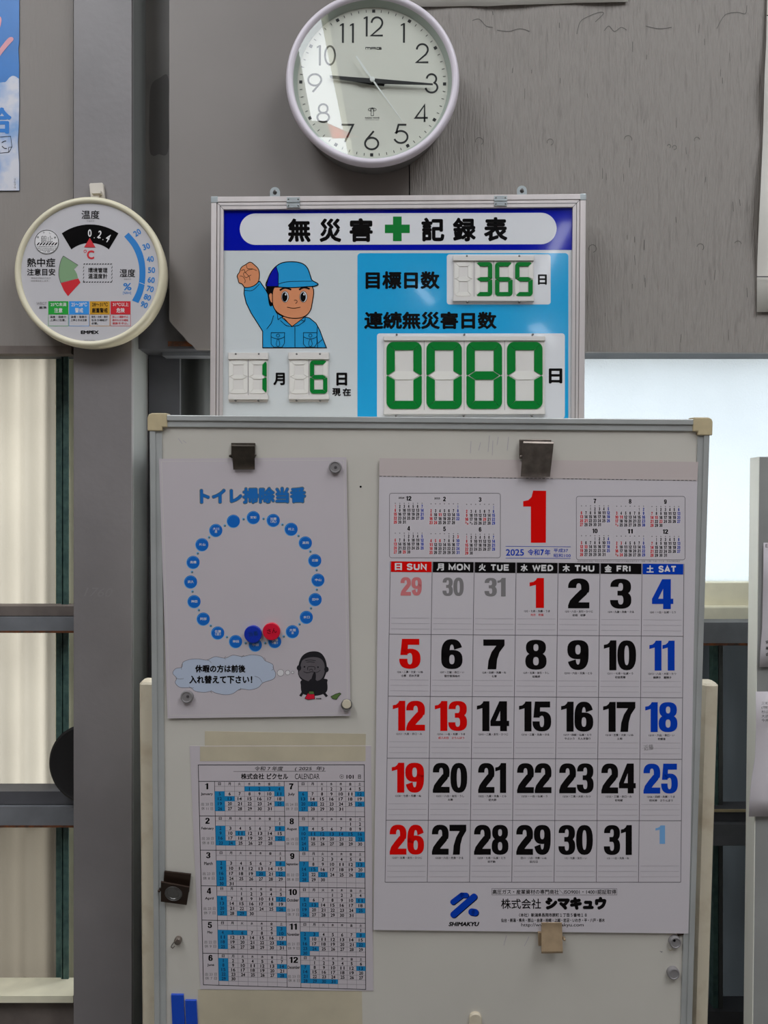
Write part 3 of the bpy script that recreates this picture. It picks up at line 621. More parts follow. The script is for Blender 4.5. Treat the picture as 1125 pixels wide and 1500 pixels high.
for s, b in (('無', (421.6, 320, 455.2, 354.7)), ('災', (468, 320, 500, 354.7)), ('害', (512, 319.5, 546, 354.5)), ('記', (617.3, 318.7, 651, 353.7)), ('録', (663.3, 318.7, 697, 353.7)), ('表', (708.8, 318, 743.4, 353.6))):
    tx(mb, prb, s, b, M['black'], H+.0004, .040)
cx, cy = 582, 335.2
fl(mb, prb, [(cx-6.3, cy-18), (cx+6.3, cy-18), (cx+6.3, cy-6.2), (cx+18.2, cy-6.2), (cx+18.2, cy+6.2), (cx+6.3, cy+6.2), (cx+6.3, cy+18), (cx-6.3, cy+18), (cx-6.3, cy+6.2), (cx-18.2, cy+6.2), (cx-18.2, cy-6.2), (cx-6.3, cy-6.2)], M['seggreen'], H+.0004)
mb.build('title_lettering', rb)
mb = MB()
fl(mb, prb, rrect(523.6, 370.8, 832.6, 690, 5), M['cyan'], H)
mb.build('cyan_field', rb)
mb = MB()
fl(mb, prb, rrect(654.5, 372.6, 806.6, 446, 4), M['patch'], H+.0002); fl(mb, prb, rrect(552.2, 488.4, 827.4, 612.8, 4), M['patch'], H+.0002)
mb.build('white_patch', rb)
mb = MB()
tx(mb, prb, '目標日数', (535.5, 397.3, 644, 423.4), M['black'], H+.0004, .036); tx(mb, prb, '連続無災害日数', (533.3, 456.5, 727.5, 482), M['black'], H+.0004, .036)
tx(mb, prb, '日', (788, 402, 801, 417), M['black'], H+.0004, .036); tx(mb, prb, '日', (803.9, 539.7, 823.7, 561.7), M['black'], H+.0004, .038)
tx(mb, prb, '月', (400.5, 546, 417.3, 564), M['black'], H+.0004, .036); tx(mb, prb, '日', (492.8, 546, 508.5, 564.8), M['black'], H+.0004, .036); tx(mb, prb, '現', (486.7, 568.5, 499, 580), M['black'], H+.0004, .028); tx(mb, prb, '在', (501.8, 568.5, 514, 580), M['black'], H+.0004, .028)
mb.build('lettering', rb, kind='stuff')
SEG = {' ': '', '0': 'abcdef', '1': 'bc', '3': 'abcdg', '5': 'acdfg', '6': 'acdefg', '8': 'abcdefg'}
def digit(pp, x0, y0, x1, y1, t, ch, parent, h0, h1, rr):
    global mb
    ym = (y0+y1)/2; r = rr; g = .25
    def corner(cx, cy, a0): return [(cx+r*math.cos(R(a0+45*i/4)), cy+r*math.sin(R(a0+45*i/4))) for i in range(5)]
    ul, ur, lr, ll = (x0+r, y0+r), (x1-r, y0+r), (x1-r, y1-r), (x0+r, y1-r)
    S = {
     'a': corner(*ul, 225)+corner(*ur, 270)+[(x1-t-g, y0+t-g), (x0+t+g, y0+t-g)],
     'b': corner(*ur, 315)+[(x1, ym-2*g-1), (x1-t*.15, ym-g*2), (x1-t, ym-t*.55), (x1-t, y0+t+g)],
     'c': [(x1-t*.15, ym+g*2), (x1, ym+2*g+1)]+corner(*lr, 0)+[(x1-t, y1-t-g), (x1-t, ym+t*.55)],
     'd': corner(*lr, 45)+corner(*ll, 90)+[(x0+t+g, y1-t+g), (x1-t-g, y1-t+g)],
     'e': corner(*ll, 135)+[(x0, ym+2*g+1), (x0+t*.15, ym+g*2), (x0+t, ym+t*.55), (x0+t, y1-t-g)],
     'f': corner(*ul, 180)+[(x0+t, y0+t+g), (x0+t, ym-t*.55), (x0+t*.15, ym-g*2), (x0, ym-2*g-1)],
     'g': [(x0+t*.35, ym), (x0+t*1.1, ym-t*.5), (x1-t*1.1, ym-t*.5), (x1-t*.35, ym), (x1-t*1.1, ym+t*.5), (x0+t*1.1, ym+t*.5)]}
    for k, p in S.items():
        on = k in SEG[ch]
        mb = MB(); pr(mb, pp, p, h0, h1 if on else h1-.0006, M['seggreen' if on else 'segwhite'], .0002)
        o = mb.build('segment', parent)
        o['label'] = 'green number segment turned over' if on else 'blank white number segment'
def plate(x0, x1, ytop, y0, y1, ybot, lip, cells, cy0, cy1, t, digs, screws):
    global mb
    mb = MB(); pr(mb, prb, rect(x0+1, ytop, x1-1, ybot), H, H+.003, M['plate'])
    npl = mb.build('number_plate', rb, bevel=.0005)
    for a, b in ((ytop, y0), (y1, ybot)):
        mb = MB(); pr(mb, prb, rect(x0, a, x1, b), H, H+.0058, M['plate'], .0008); mb.build('rail', npl)
    if lip:
        mb = MB(); pr(mb, prb, rect(x0+1, ybot+.5, x1-1, lip), H, H+.0015, M['plate']); mb.build('rail', npl)
    mb = MB()
    for i in range(len(cells)-1): xm = (cells[i][1]+cells[i+1][0])/2; seg(mb, prb, xm, y0, xm, y1, .6, M['line'], H+.0031)
    mb.build('cell_divider', npl, kind='stuff' if len(cells) > 2 else None)
    for (a, b), ch in zip(cells, digs):
        digit(prb, a, cy0, b, cy1, t, ch, npl, H+.0028, H+.0045, t*.85)
    for sx_, sy_ in screws:
        mb = MB(); lathe(mb, prb.P(sx_, sy_, H+.0015), prb.n, [(.0018, 0), (.0018, .0045), (.0008, .0052)], M['screw'], 12); mb.build('screw', npl, smooth=40)
plate(334, 392.8, 516.5, 526, 578.7, 585, 589, [(335.4, 362.6), (364.5, 390.5)], 528, 576.3, 6.2, ' 1', [(346, 519), (379.6, 519), (345.5, 587), (379, 587)])
plate(422.4, 482, 516.2, 526, 578.5, 584.8, 588.8, [(424.8, 451.5), (453.9, 479.5)], 528, 576.5, 6.2, ' 6', [(435, 519), (469, 519), (434.7, 587), (469, 587)])
plate(663.5, 782.6, 374.4, 381.4, 434.4, 440.6, None, [(666, 691.7), (697, 721.2), (725.3, 751), (754.8, 780.4)], 384, 433.6, 6.2, ' 365', [(683.5, 376), (760, 376), (684.5, 443), (760.5, 443)])
plate(562, 799, 492.5, 498.5, 600.5, 606.5, None, [(566.2, 617.8), (624.8, 676.5), (683.4, 735.5), (742.9, 794.8)], 500.8, 599, 12.2, '0080', [(581, 490.5), (680, 490.5), (780, 490.5), (580, 609.5), (679, 609.5), (778.5, 609.5)])
for (a, b, c, d) in ((420, 288.9, 439.3, 304), (724, 286.7, 742.8, 301.3)):
    mb = MB(); pr(mb, prb, rect(a, b, c, b+6.3), 0, .0012, M['zinc']); pr(mb, prb, rect(a, b+8.2, c, d), 0, .0012, M['zinc'])
    ra = prb.P(a, b+7.2, .001); rb_ = prb.P(c, b+7.2, .001)
    mb.loft([[q+Vector((0, .0016*math.cos(k*.785), .0016*math.sin(k*.785))) for k in range(8)] for q in (ra, rb_)], M['zinc'])
    h = mb.build('hinge', rb, bevel=.0002)
    for sx_ in (a+2.5, c-2.5):
        for sy_ in (b+3, d-2.8): mb = MB(); lathe(mb, prb.P(sx_, sy_, .001), prb.n, [(.0016, 0), (.0012, .001), (.0004, .0013)], M['screw'], 10); mb.build('screw', h)
for (a, b, c, d) in ((395.5, 274, 410, 289.5), (757.3, 271.8, 771.7, 286)):
    mb = MB(); m_ = (a+c)/2; r = (c-a)/2; hp = [(m_+r*math.cos(R(q)), b+r+r*math.sin(R(q))) for q in range(180, 361, 12)]+[(c, d), (a, d)]
    pr(mb, prb, hp, -.013, -.0115, M['zinc']); fl(mb, prb, ell(m_, b+r+1, 3, n=16), M['seam'], -.0113)
    lathe(mb, prb.P(m_, b+r-.5, -.0115), prb.n, [(.003, 0), (.0026, .002), (.001, .003)], M['screw'], 12)
    mb.build('hanging_tab', rb)
# worker picture
W = lambda x, y: (300+x/3.75, 260+y/3.75)
mb = MB(); HH = H+.0002; K = M['black']
def shape(pts, mat, lw=.9, k=0, smooth=True, conv=W, pl=None, h=HH, closed=True, edge=None):
    p = [conv(*q) for q in pts]
    if smooth: p = cat(p, closed, 5)
    pl = pl or prb
    if mat: fl(mb, pl, p, mat, h+k*.00005)
    if lw: stroke(mb, pl, p, lw*1.3, edge or K, h+k*.00005+.00002, closed)
shape([(218, 602), (216, 640), (228, 690), (255, 745), (290, 800), (318, 845), (318, 935), (400, 935), (500, 935), (590, 935), (668, 935), (650, 890), (632, 840), (610, 800), (575, 772), (545, 765), (500, 790), (440, 770), (395, 745), (372, 700), (358, 660), (330, 610), (302, 570), (262, 590)], M['wear'], 1.0, 0, False)
shape([(183, 560), (178, 540), (190, 520), (200, 495), (225, 478), (250, 465), (275, 482), (295, 505), (300, 540), (292, 575), (262, 598), (222, 604), (205, 585), (188, 578)], M['skin'], .9, 1)
for l in ([(200, 512), (216, 506), (222, 520), (245, 545)], [(192, 540), (210, 545), (222, 565), (218, 580)], [(228, 480), (235, 500), (262, 502), (285, 512)], [(226, 520), (238, 508), (262, 504)], [(245, 545), (248, 566)], [(222, 520), (212, 530), (225, 550), (245, 540), (255, 535)]):
    stroke(mb, prb, cat([W(*q) for q in l], False), .7, K, HH+.0001)
stroke(mb, prb, cat([W(*q) for q in ((220, 620), (262, 620), (300, 585))], False), .8, K, HH+.00012)
shape([(425, 770), (480, 818), (550, 765), (520, 745), (450, 745)], M['skin'], .8, 2, False)
shape([(340, 600), (345, 640), (355, 700), (372, 700), (390, 640), (400, 600)], K, .3, 3)
shape([(352, 645), (366, 635), (376, 660), (374, 688), (360, 680)], M['skin'], .6, 4)
shape([(385, 600), (372, 680), (385, 725), (420, 755), (470, 772), (530, 770), (570, 745), (588, 700), (590, 600), (480, 595)], M['skin'], 1.0, 5)
shape([(338, 598), (350, 550), (375, 505), (410, 475), (450, 464), (500, 464), (540, 475), (565, 500), (580, 540), (590, 565), (622, 585), (600, 597), (560, 600), (480, 605), (400, 602)], M['wear'], 1.1, 6)
shape([(338, 598), (350, 550), (370, 512), (392, 488), (404, 530), (404, 598)], M['navy'], .7, 7, False)
stroke(mb, prb, cat([W(*q) for q in ((404, 585), (450, 573), (520, 570), (588, 570))], False), .8, K, HH+.00042)
for cx in (441, 542):
    shape([(cx+20*math.cos(R(a)), 655+30*math.sin(R(a))) for a in range(0, 360, 30)], M['patch'], .5, 8); shape([(cx-2+15*math.cos(R(a)), 656+26*math.sin(R(a))) for a in range(0, 360, 30)], K, 0, 9)
    shape([(cx+3+4*math.cos(R(a)), 642+6*math.sin(R(a))) for a in range(0, 360, 40)], M['patch'], 0, 10)
for l in (((412, 620), (440, 606), (475, 616)), ((518, 616), (545, 604), (576, 612))): stroke(mb, prb, cat([W(*q) for q in l], False), 2.4, K, HH+.0005)
stroke(mb, prb, cat([W(*q) for q in ((490, 675), (503, 674), (507, 684), (498, 692))], False), .7, K, HH+.0005)
stroke(mb, prb, cat([W(*q) for q in ((452, 712), (488, 718), (525, 712))], False), .8, K, HH+.0005)
for l in ([(398, 750), (402, 780), (425, 765)], [(415, 785), (445, 812), (478, 820), (435, 772)], [(552, 765), (550, 788), (530, 785)], [(482, 818), (515, 812), (548, 790)], [(495, 820), (495, 935)], [(378, 758), (365, 800), (340, 832)], [(618, 820), (616, 870), (620, 932)], [(622, 910), (645, 890)]):
    stroke(mb, prb, [W(*q) for q in l], .8, K, HH+.0005)
for x in (364, 542):
    stroke(mb, prb, [W(*q) for q in ((x, 852), (x+74, 852), (x+74, 910), (x+60, 932), (x+15, 932), (x, 915))], .7, K, HH+.0005, True)
    stroke(mb, prb, cat([W(*q) for q in ((x, 875), (x+25, 885), (x+50, 885), (x+74, 875))], False), .7, K, HH+.0005)
    stroke(mb, prb, [W(x+38+9*math.cos(R(a)), 868+9*math.sin(R(a))) for a in range(0, 360, 40)], .6, K, HH+.0005, True)
    stroke(mb, prb, cat([W(*q) for q in ((x+38, 885), (x+28, 915), (x+38, 928), (x+48, 915))], True), .6, K, HH+.0005, True)
mb.build('worker_picture', rb)

# ------------------------------------------------------------------ whiteboard on its stand
pw = Pl(1.242, 609, 3.02)
TL, TR = pw.P(217.6, 606), pw.P(1042.4, 612.6)
U = (TR-TL).normalized(); V = pw.n.cross(U).normalized()
if V.z > 0: V = -V
WW = (TR-TL).length; WH = 1.2
def wl(u, v, h=0.0): return TL+U*u+V*v+pw.n*h
def wbox(mb, u0, v0, u1, v1, h0, h1, mat):
    mb.loft([[wl(u0, v0, h), wl(u0, v1, h), wl(u1, v1, h), wl(u1, v0, h)] for h in (h0, h1)], mat)
wbt = thing('whiteboard', (wl(WW/2, WH)[0], wl(WW/2, WH)[1]+.02, 0), 'large white magnetic board with cream corner caps on a beige stand, covered with calendars', 'whiteboard')
mb = MB(); wbox(mb, .004, .004, WW-.004, WH-.004, -.016, -.003, M['wb']); mb.build('board_panel', wbt)
r_ = .021
for a in ((.002, .002, WW-.002, r_), (.002, WH-r_, WW-.002, WH-.002), (.002, r_, r_, WH-r_), (WW-r_, r_, WW-.002, WH-r_)):
    mb = MB(); wbox(mb, *a, -.018, .0, M['alu2'])
    hz = a[2]-a[0] > .5
    if hz: wbox(mb, a[0], a[1]+(.0 if a[1] < .5 else .012), a[2], a[1]+.009+(.0 if a[1] < .5 else .01), 0, .0022, M['alu2'])
    else: wbox(mb, a[0]+(0 if a[0] < .5 else .009), a[1], a[0]+.009+(0 if a[0] < .5 else .009), a[3], 0, .0022, M['alu2'])
    mb.build('frame_rail', wbt, bevel=.0012)
for sx_, sy_ in ((0, 0), (1, 0), (0, 1), (1, 1)):
    mb = MB()
    f = lambda u: u if sx_ == 0 else WW-u
    g = lambda v: v if sy_ == 0 else WH-v
    pts = [(f(u), g(v)) for u, v in ((-.001, .006), (.001, .0015), (.006, -.001), (.030, -.001), (.030, .0215), (.0225, .0215), (.0225, .0275), (-.001, .0275))]
    if (sx_+sy_) % 2 == 0: pts = pts[::-1]
    mb.loft([[wl(u, v, h) for u, v in pts] for h in (-.019, .0035)], M['cap']); mb.build('corner_cap', wbt, bevel=.0015)
# stand
pst = Pl(1); pst.n = pw.n; pst.p0 = pw.p0-pw.n*.022
for xa, xb, yy in ((202.5, 226, 1001), (1031, 1054.5, 1003)):
    a = pst.P(xa, yy+2); b = pst.P(xb, yy+2); Z0 = .035; k = (a.z-Z0)/(-V.z)
    mb = MB(); wdt = (b-a).length; dn = V
    def ring_(c0, s_=1.0): return [c0+U*(wdt*.5*(1+s_*q))+pw.n*(p*s_*.018-.018) for q, p in ((-1, -.6), (-.7, -1), (.7, -1), (1, -.6), (1, .6), (.7, 1), (-.7, 1), (-1, .6))]
    mb.loft([ring_(a+dn*k), ring_(a), ring_(a-dn*.003, .8)], M['beige']); mb.build('upright', wbt, smooth=30)
    e = a+dn*k
    mb = MB(); mb.box((e.x-.0, e.y-.26, 0.0), (e.x+.03, e.y+.20, .036), M['beige']); mb.build('foot', wbt, bevel=.004)
mb = MB(); c0, c1 = wl(.0, WH-.05, -.03), wl(WW, WH-.05, -.03)
mb.box((c0.x, c0.y, c0.z-.25), (c1.x, c0.y+.02, c0.z-.22), M['beige']); mb.build('crossbar', wbt, bevel=.002)
# stains and old tape on the board belong to it
SF = -.003
mb = MB()
pr(mb, pw, [(300, 1071), (536, 1075), (535, 1110), (300, 1108)], SF, SF+.0002, M['tape']); mb.build('tape_residue', wbt)
mb = MB(); pr(mb, pw, [(290, 1450), (530, 1452), (532, 1560), (292, 1560)], SF, SF+.0002, M['tape']); mb.build('tape_residue', wbt)
mb = MB(); fl(mb, pw, ell(528.3, 713, 1.6, n=10), M['ink'], SF+.0003)
for x, y, x2, y2 in ((261, 642, 267, 650), (268, 645, 273, 649), (690, 646, 689, 664), (704, 648, 701, 660), (717, 638, 715, 662), (722, 645, 721, 667), (730, 640, 728, 652), (745, 640, 743, 660), (775, 1372, 768, 1386), (742, 1370, 738, 1385)):
    seg(mb, pw, x, y, x2, y2, .7, M['faint'], SF+.0003)
fl(mb, pw, [(979, 1389), (982, 1391), (987, 1389), (984, 1392), (981, 1393)], M['tape'], SF+.0003); fl(mb, pw, [(966, 1393), (971, 1394), (969, 1395.5)], M['grey'], SF+.0003)
mb.build('marks', wbt)

# ------------------------------------------------------------------ duty roster (laminated sheet)
PH = .0008
def sheet_of_paper(name, pts, mat, label, cat_, h0=SF+.0002, h1=PH, edge=None):
    global mb
    mb = MB(); pr(mb, pw, pts, h0, h1, mat)
    return tag(mb.build(name), label, cat_)
dr = sheet_of_paper('duty_roster', [(232.8, 672), (507.3, 669.8), (513.5, 1048.6), (245.6, 1052.4)], M['lam'], 'laminated toilet cleaning duty sheet with ring of blue circles and gorilla drawing', 'notice', .0002, PH)
mb = MB(); stroke(mb, pw, [(236.5, 676), (503.5, 674), (509.5, 1044.6), (249, 1048)], .6, M['lamedge'], PH+.0001, True); mb.build('laminate_seam', dr)
mb = MB(); Kt = PH+.0001
tx(mb, pw, 'トイレ掃除当番', (292.2, 713.2, 449.2, 738.6), M['titledge'], Kt, .075, -.8); tx(mb, pw, 'トイレ掃除当番', (293.2, 714.4, 448.2, 737.4), M['title'], Kt+.0001, .05, -.8)
mb.build('title_lettering', dr)
circ = [(371.3, 757.9, '安彩'), (400.5, 762, '加藤|（先）'), (426.7, 775, '村上'), (447.6, 795, '高岡'), (461.4, 820.8, '近藤'), (466, 849.4, '中山'), (462, 878, '田中'), (449, 904, '水口'), (428.6, 925, '大堀|米'), (402.7, 939.5, '加藤|（春）'), (374.3, 944.5, '中田'), (345.4, 939.5, '神田'), (319.2, 926.9, '佐藤|（芸）'), (298, 906.5, '阿部'), (284.5, 880.9, '神田'), (279.5, 852.2, '武久'), (283.1, 823.5, '高橋'), (296.1, 797.6, '片山'), (316.4, 776.7, '大川|原'), (342.1, 763.2, '')]
for i, (x, y, s) in enumerate(circ):
    mb = MB()
    fl(mb, pw, ell(x-.4, y+.5, 9.8, n=28), M['circhi'], Kt); fl(mb, pw, ell(x, y, 9.3, n=28), M['circ'], Kt+.0001)
    stroke(mb, pw, ell(x, y, 8.2, n=20, a0=195, a1=320), .5, M['circhi'], Kt+.00015)
    L_ = s.split('|') if s else []
    for k, q in enumerate(L_):
        cy = y+(k-(len(L_)-1)/2)*4.2; hw = 4.6 if len(q) < 3 else 4.2
        if len(q) == 1: hw = 1.9
        tx(mb, pw, q, (x-hw, cy-2.0, x+hw, cy+2.0), M['whiteink'], Kt+.0002, .015, n=4)
    x2, y2, _ = circ[(i+1) % len(circ)]
    fl(mb, pw, ell((x+x2)/2, (y+y2)/2, 2.0, n=12), M['circhi'], Kt); fl(mb, pw, ell((x+x2)/2+.4, (y+y2)/2+.5, 1.4, n=12), M['titledge'], Kt+.0001)
    mb.build('printed_circle', dr)
G = lambda x, y: (220+x/3.629, 850+y/3.629)
mb = MB()
lobes = [(168, 462), (175, 435), (215, 420), (260, 418), (302, 424), (345, 406), (398, 414), (440, 398), (490, 405), (540, 396), (590, 404), (612, 428), (650, 446), (656, 472), (667, 497), (655, 525), (600, 545), (575, 570), (530, 583), (480, 578), (440, 602), (400, 609), (350, 600), (325, 590), (290, 596), (240, 590), (215, 572), (160, 570), (133, 545), (140, 520), (120, 495), (135, 470)]
shape(lobes, M['bubble'], .5, 0, True, G, pw, Kt, True, M['line'])
for l in (((168, 475), (165, 460), (172, 440)), ((300, 424), (315, 428), (325, 440)), ((400, 422), (396, 412), (402, 404)), ((485, 412), (492, 402), (500, 400)), ((605, 410), (612, 420), (612, 428)), ((650, 460), (656, 468), (645, 480)), ((555, 510), (580, 520), (596, 545)), ((480, 572), (482, 580), (470, 585)), ((325, 585), (322, 594), (330, 600)), ((205, 565), (220, 572), (232, 572)), ((135, 520), (155, 525), (178, 523))):
    stroke(mb, pw, cat([G(*q) for q in l], False), .5, M['line'], Kt+.0001)
for x, y, r in ((693, 492, 4.9), (731, 491, 3.4), (757, 490, 1.9)): fl(mb, pw, ell(*G(x, y), r, n=20), M['whiteink'], Kt); stroke(mb, pw, ell(*G(x, y), r, n=20), .5, M['line'], Kt+.0001, True)
tx(mb, pw, '休暇の方は前後', (285.8, 973.8, 359.6, 985.2), M['ink'], Kt+.0002, .04); tx(mb, pw, '入れ替えて下さい！', (277.2, 989.4, 369.6, 1001.4), M['ink'], Kt+.0002, .04)
mb.build('speech_bubble', dr)
mb = MB(); gk = M['gorilla']
GS = lambda pts, mat, lw=.5, k=0: shape(pts, mat, lw, k, True, G, pw, Kt, True, gk)
GS([(812, 530), (802, 560), (810, 600), (850, 612), (900, 610), (938, 590), (940, 545), (930, 525)], gk, .5, 0)
for l in (((812, 595), (798, 616)), ((920, 595), (940, 618))): stroke(mb, pw, [G(*q) for q in l], 3.6, gk, Kt+.0001)
GS([(790, 450), (808, 405), (845, 382), (895, 382), (925, 410), (938, 460), (930, 505), (905, 535), (820, 535), (790, 505)], gk, .5, 2)
GS([(795, 470), (808, 425), (850, 408), (900, 412), (925, 440), (928, 490), (908, 528), (860, 540), (815, 528), (788, 500)], M['gorface'], .6, 3)
for x, y in ((791, 466), (937, 474)): GS([(x+11*math.cos(R(a)), y+14*math.sin(R(a))) for a in range(0, 360, 45)], gk, .4, 4)
for x, y in ((820, 460), (892, 462)): GS([(x+4*math.cos(R(a)), y+4*math.sin(R(a))) for a in range(0, 360, 60)], gk, .2, 5)
for l in (((825, 427), (850, 424), (880, 427)), ((830, 436), (850, 434), (875, 436)), ((838, 478), (838, 462), (855, 458), (875, 462), (874, 478)), ((845, 480), (856, 472), (866, 480)), ((815, 485), (835, 492), (858, 486), (885, 490), (905, 478))): stroke(mb, pw, cat([G(*q) for q in l], False), .7, gk, Kt+.0004)
GS([(858, 530), (866, 500), (874, 488), (880, 505), (876, 535)], gk, .4, 6); GS([(840, 550), (856, 525), (880, 530), (900, 560), (870, 590)], gk, .4, 7)
shape([(838, 600), (873, 603), (875, 630), (840, 635), (822, 628)], M['redmag'], .5, 9, False, G, pw, Kt, True, gk); shape([(845, 590), (868, 590), (873, 605), (842, 605)], M['seal'], .4, 10, False, G, pw, Kt, True, gk)
shape([(960, 618), (985, 605), (1008, 598), (1015, 604), (1003, 615), (990, 634), (970, 630)], M['seal'], .5, 9, False, G, pw, Kt, True, gk)
for x in (887, 897, 906): fl(mb, pw, ell(*G(x, 629), 1.1, n=10), gk, Kt+.0003)
mb.build('gorilla_picture', dr)

# ------------------------------------------------------------------ company calendar sheet
cs = sheet_of_paper('holiday_sheet', [(277.8, 1092.8), (543.5, 1092.4), (547, 1451.5), (293.5, 1449)], M['lam'], 'laminated one year company calendar with blue shaded days at lower left of whiteboard', 'notice', SF+.0003, SF+.0008)
KC = SF+.0009
mb = MB(); pr(mb, pw, [(293, 1093.5), (535.5, 1093), (535.5, 1115), (293, 1115)], KC, KC+.0001, M['tape']); mb.build('tape_strip', cs)
rows = [0, 24.4/322, 75.4/322, 125.8/322, 177.8/322, 228.7/322, 276/322, 1.0]
vv = [0, .0745, .2315, .387, .5495, .7055, .856, 1.0]
qc = quad((290.4, 1120.6), (533.6, 1120.2), (535.8, 1449.4), (298, 1442.6))
mb = MB(); u1, um, u2 = .0955, .5157, .601
stroke(mb, pw, [qc(0, 0), qc(1, 0), qc(1, 1), qc(0, 1)], .9, M['ink'], KC, True)
for v in vv[1:-1]: stroke(mb, pw, [qc(0, v), qc(1, v)], .8, M['ink'], KC)
for u in (u1, um, u2): stroke(mb, pw, [qc(u, vv[1]), qc(u, 1)], .7, M['ink'], KC)
for (ua, ub) in ((u1, um), (u2, 1.0)):
    for k in range(1, 7):
        u = ua+(ub-ua)*k/7; stroke(mb, pw, [qc(u, vv[1]), qc(u, 1)], .35, M['line'], KC)
    for r in range(1, 7):
        for k in range(1, 7):
            v = vv[r]+(vv[r+1]-vv[r])*(k/7); stroke(mb, pw, [qc(ua, v), qc(ub, v)], .35, M['line'], KC)
mb.build('printed_grid', cs)
OFF = {1: [1, 2, 3, 4, 5, 11, 12, 13, 19, 25, 26], 2: [2, 8, 9, 11, 16, 22, 23, 24], 3: [2, 8, 9, 16, 20, 22, 23, 30], 4: [6, 12, 13, 20, 26, 27, 29], 5: [3, 4, 5, 6, 10, 11, 18, 24, 25], 6: [1, 8, 14, 15, 22, 28, 29], 7: [6, 12, 13, 20, 21, 26, 27], 8: [3, 10, 11, 12, 13, 14, 15, 16, 17, 23, 24, 31], 9: [7, 13, 14, 15, 21, 23, 27, 28], 10: [5, 11, 12, 13, 19, 25, 26], 11: [2, 3, 8, 9, 16, 22, 23, 24, 30], 12: [7, 13, 14, 21, 28, 29, 30, 31]}
NAMES = ['January', 'February', 'March', 'April', 'May', 'June', 'July', 'August', 'September', 'October', 'November', 'December']
DAYS = [31, 28, 31, 30, 31, 30, 31, 31, 30, 31, 30, 31]
FIRST = [3, 6, 6, 2, 4, 0, 2, 5, 1, 3, 6, 1]     # weekday of the 1st in 2025, Sunday = 0
mb = MB(); tb = MB()
for mo in range(12):
    col, r = mo//6, mo % 6+1; ua, ub = ((u1, um), (u2, 1.0))[col]; ul = (0, um)[col]
    v0, v1 = vv[r], vv[r+1]; dv = (v1-v0)/7
    cxm, cym = qc((ul+ua)/2, v0+dv*1.0); hw = 3.6 if mo < 9 else 7.2
    hw = {1: 3.1, 2: 6.2}[len(str(mo+1))]-(.8 if mo in (0, 10) else 0); heavy(tb, pw, str(mo+1), (cxm-hw, cym-4.4, cxm+hw, cym+4.4), M['ink'], KC, .12)
    cxm, cym = qc((ul+ua)/2, v0+dv*2.6); hw = min(9, len(NAMES[mo])*1.25); tx(tb, pw, NAMES[mo], (cxm-hw, cym-2.4, cxm+hw, cym+2.4), M['ink'], KC, .02, n=4)
    off = len(OFF[mo+1])
    for k, s in ((4.6, '出 %d 日' % (DAYS[mo]-off)), (5.5, '休 %d 日' % off)):
        cxm, cym = qc((ul+ua)/2, v0+dv*k); tx(tb, pw, s, (cxm-8.6, cym-2.4, cxm+8.6, cym+2.4), M['grey'], KC, .01, n=4)
    for k, s in enumerate('日月火水木金土'):
        cxm, cym = qc(ua+(ub-ua)*(k+.5)/7, v0+dv*.5); tx(tb, pw, s, (cxm-2, cym-2.1, cxm+2, cym+2.1), M['ink'], KC, .02, n=4)
    for d in range(1, DAYS[mo]+1):
        k = FIRST[mo]+d-1; cc_, rr_ = k % 7, k//7
        cxm, cym = qc(ua+(ub-ua)*(cc_+.5)/7, v0+dv*(rr_+1.5))
        if d in OFF[mo+1]:
            a, b = ua+(ub-ua)*cc_/7, ua+(ub-ua)*(cc_+1)/7; fl(mb, pw, [qc(a, v0+dv*(rr_+1)), qc(b, v0+dv*(rr_+1)), qc(b, v0+dv*(rr_+2)), qc(a, v0+dv*(rr_+2))], M['cell'], KC+.00005)
        hw = 1.5 if d < 10 else 3.0; im = M['darkdigit'] if d in OFF[mo+1] else M['ink']
        if d % 10 == 1 and d < 10: hw = .5
        tx(tb, pw, str(d), (cxm-hw, cym-2.4, cxm+hw, cym+2.4), im, KC+.0001, .025, n=4)
tx(tb, pw, '令和 7 年度', (373, 1122.6, 415, 1129), M['ink'], KC, .01, shear=.15, n=4); tx(tb, pw, '( 2025  年)', (432, 1122.6, 475, 1129.6), M['ink'], KC, .01, shear=.15, n=4)
seg(tb, pw, 342, 1130.2, 477, 1129.6, .5, M['ink'], KC)
tx(tb, pw, '株式会社', (353, 1133, 387, 1141.6), M['ink'], KC, .025); tx(tb, pw, 'ピクセル', (391, 1133, 422, 1141.6), M['ink'], KC, .03); tx(tb, pw, 'CALENDAR', (432, 1133.4, 468, 1141.4), M['ink'], KC, .0)
stroke(tb, pw, ell(500.5, 1137.6, 3, n=16), .4, M['ink'], KC, True); tx(tb, pw, '休', (498.7, 1135.9, 502.3, 1139.4), M['ink'], KC); tx(tb, pw, '101', (507.5, 1135, 518, 1140.8), M['ink'], KC, .03, n=4); tx(tb, pw, '日', (524.5, 1134.8, 528.5, 1140.8), M['ink'], KC, .02)
mb.build('shaded_days', cs, kind='stuff'); tb.build('lettering', cs, kind='stuff')

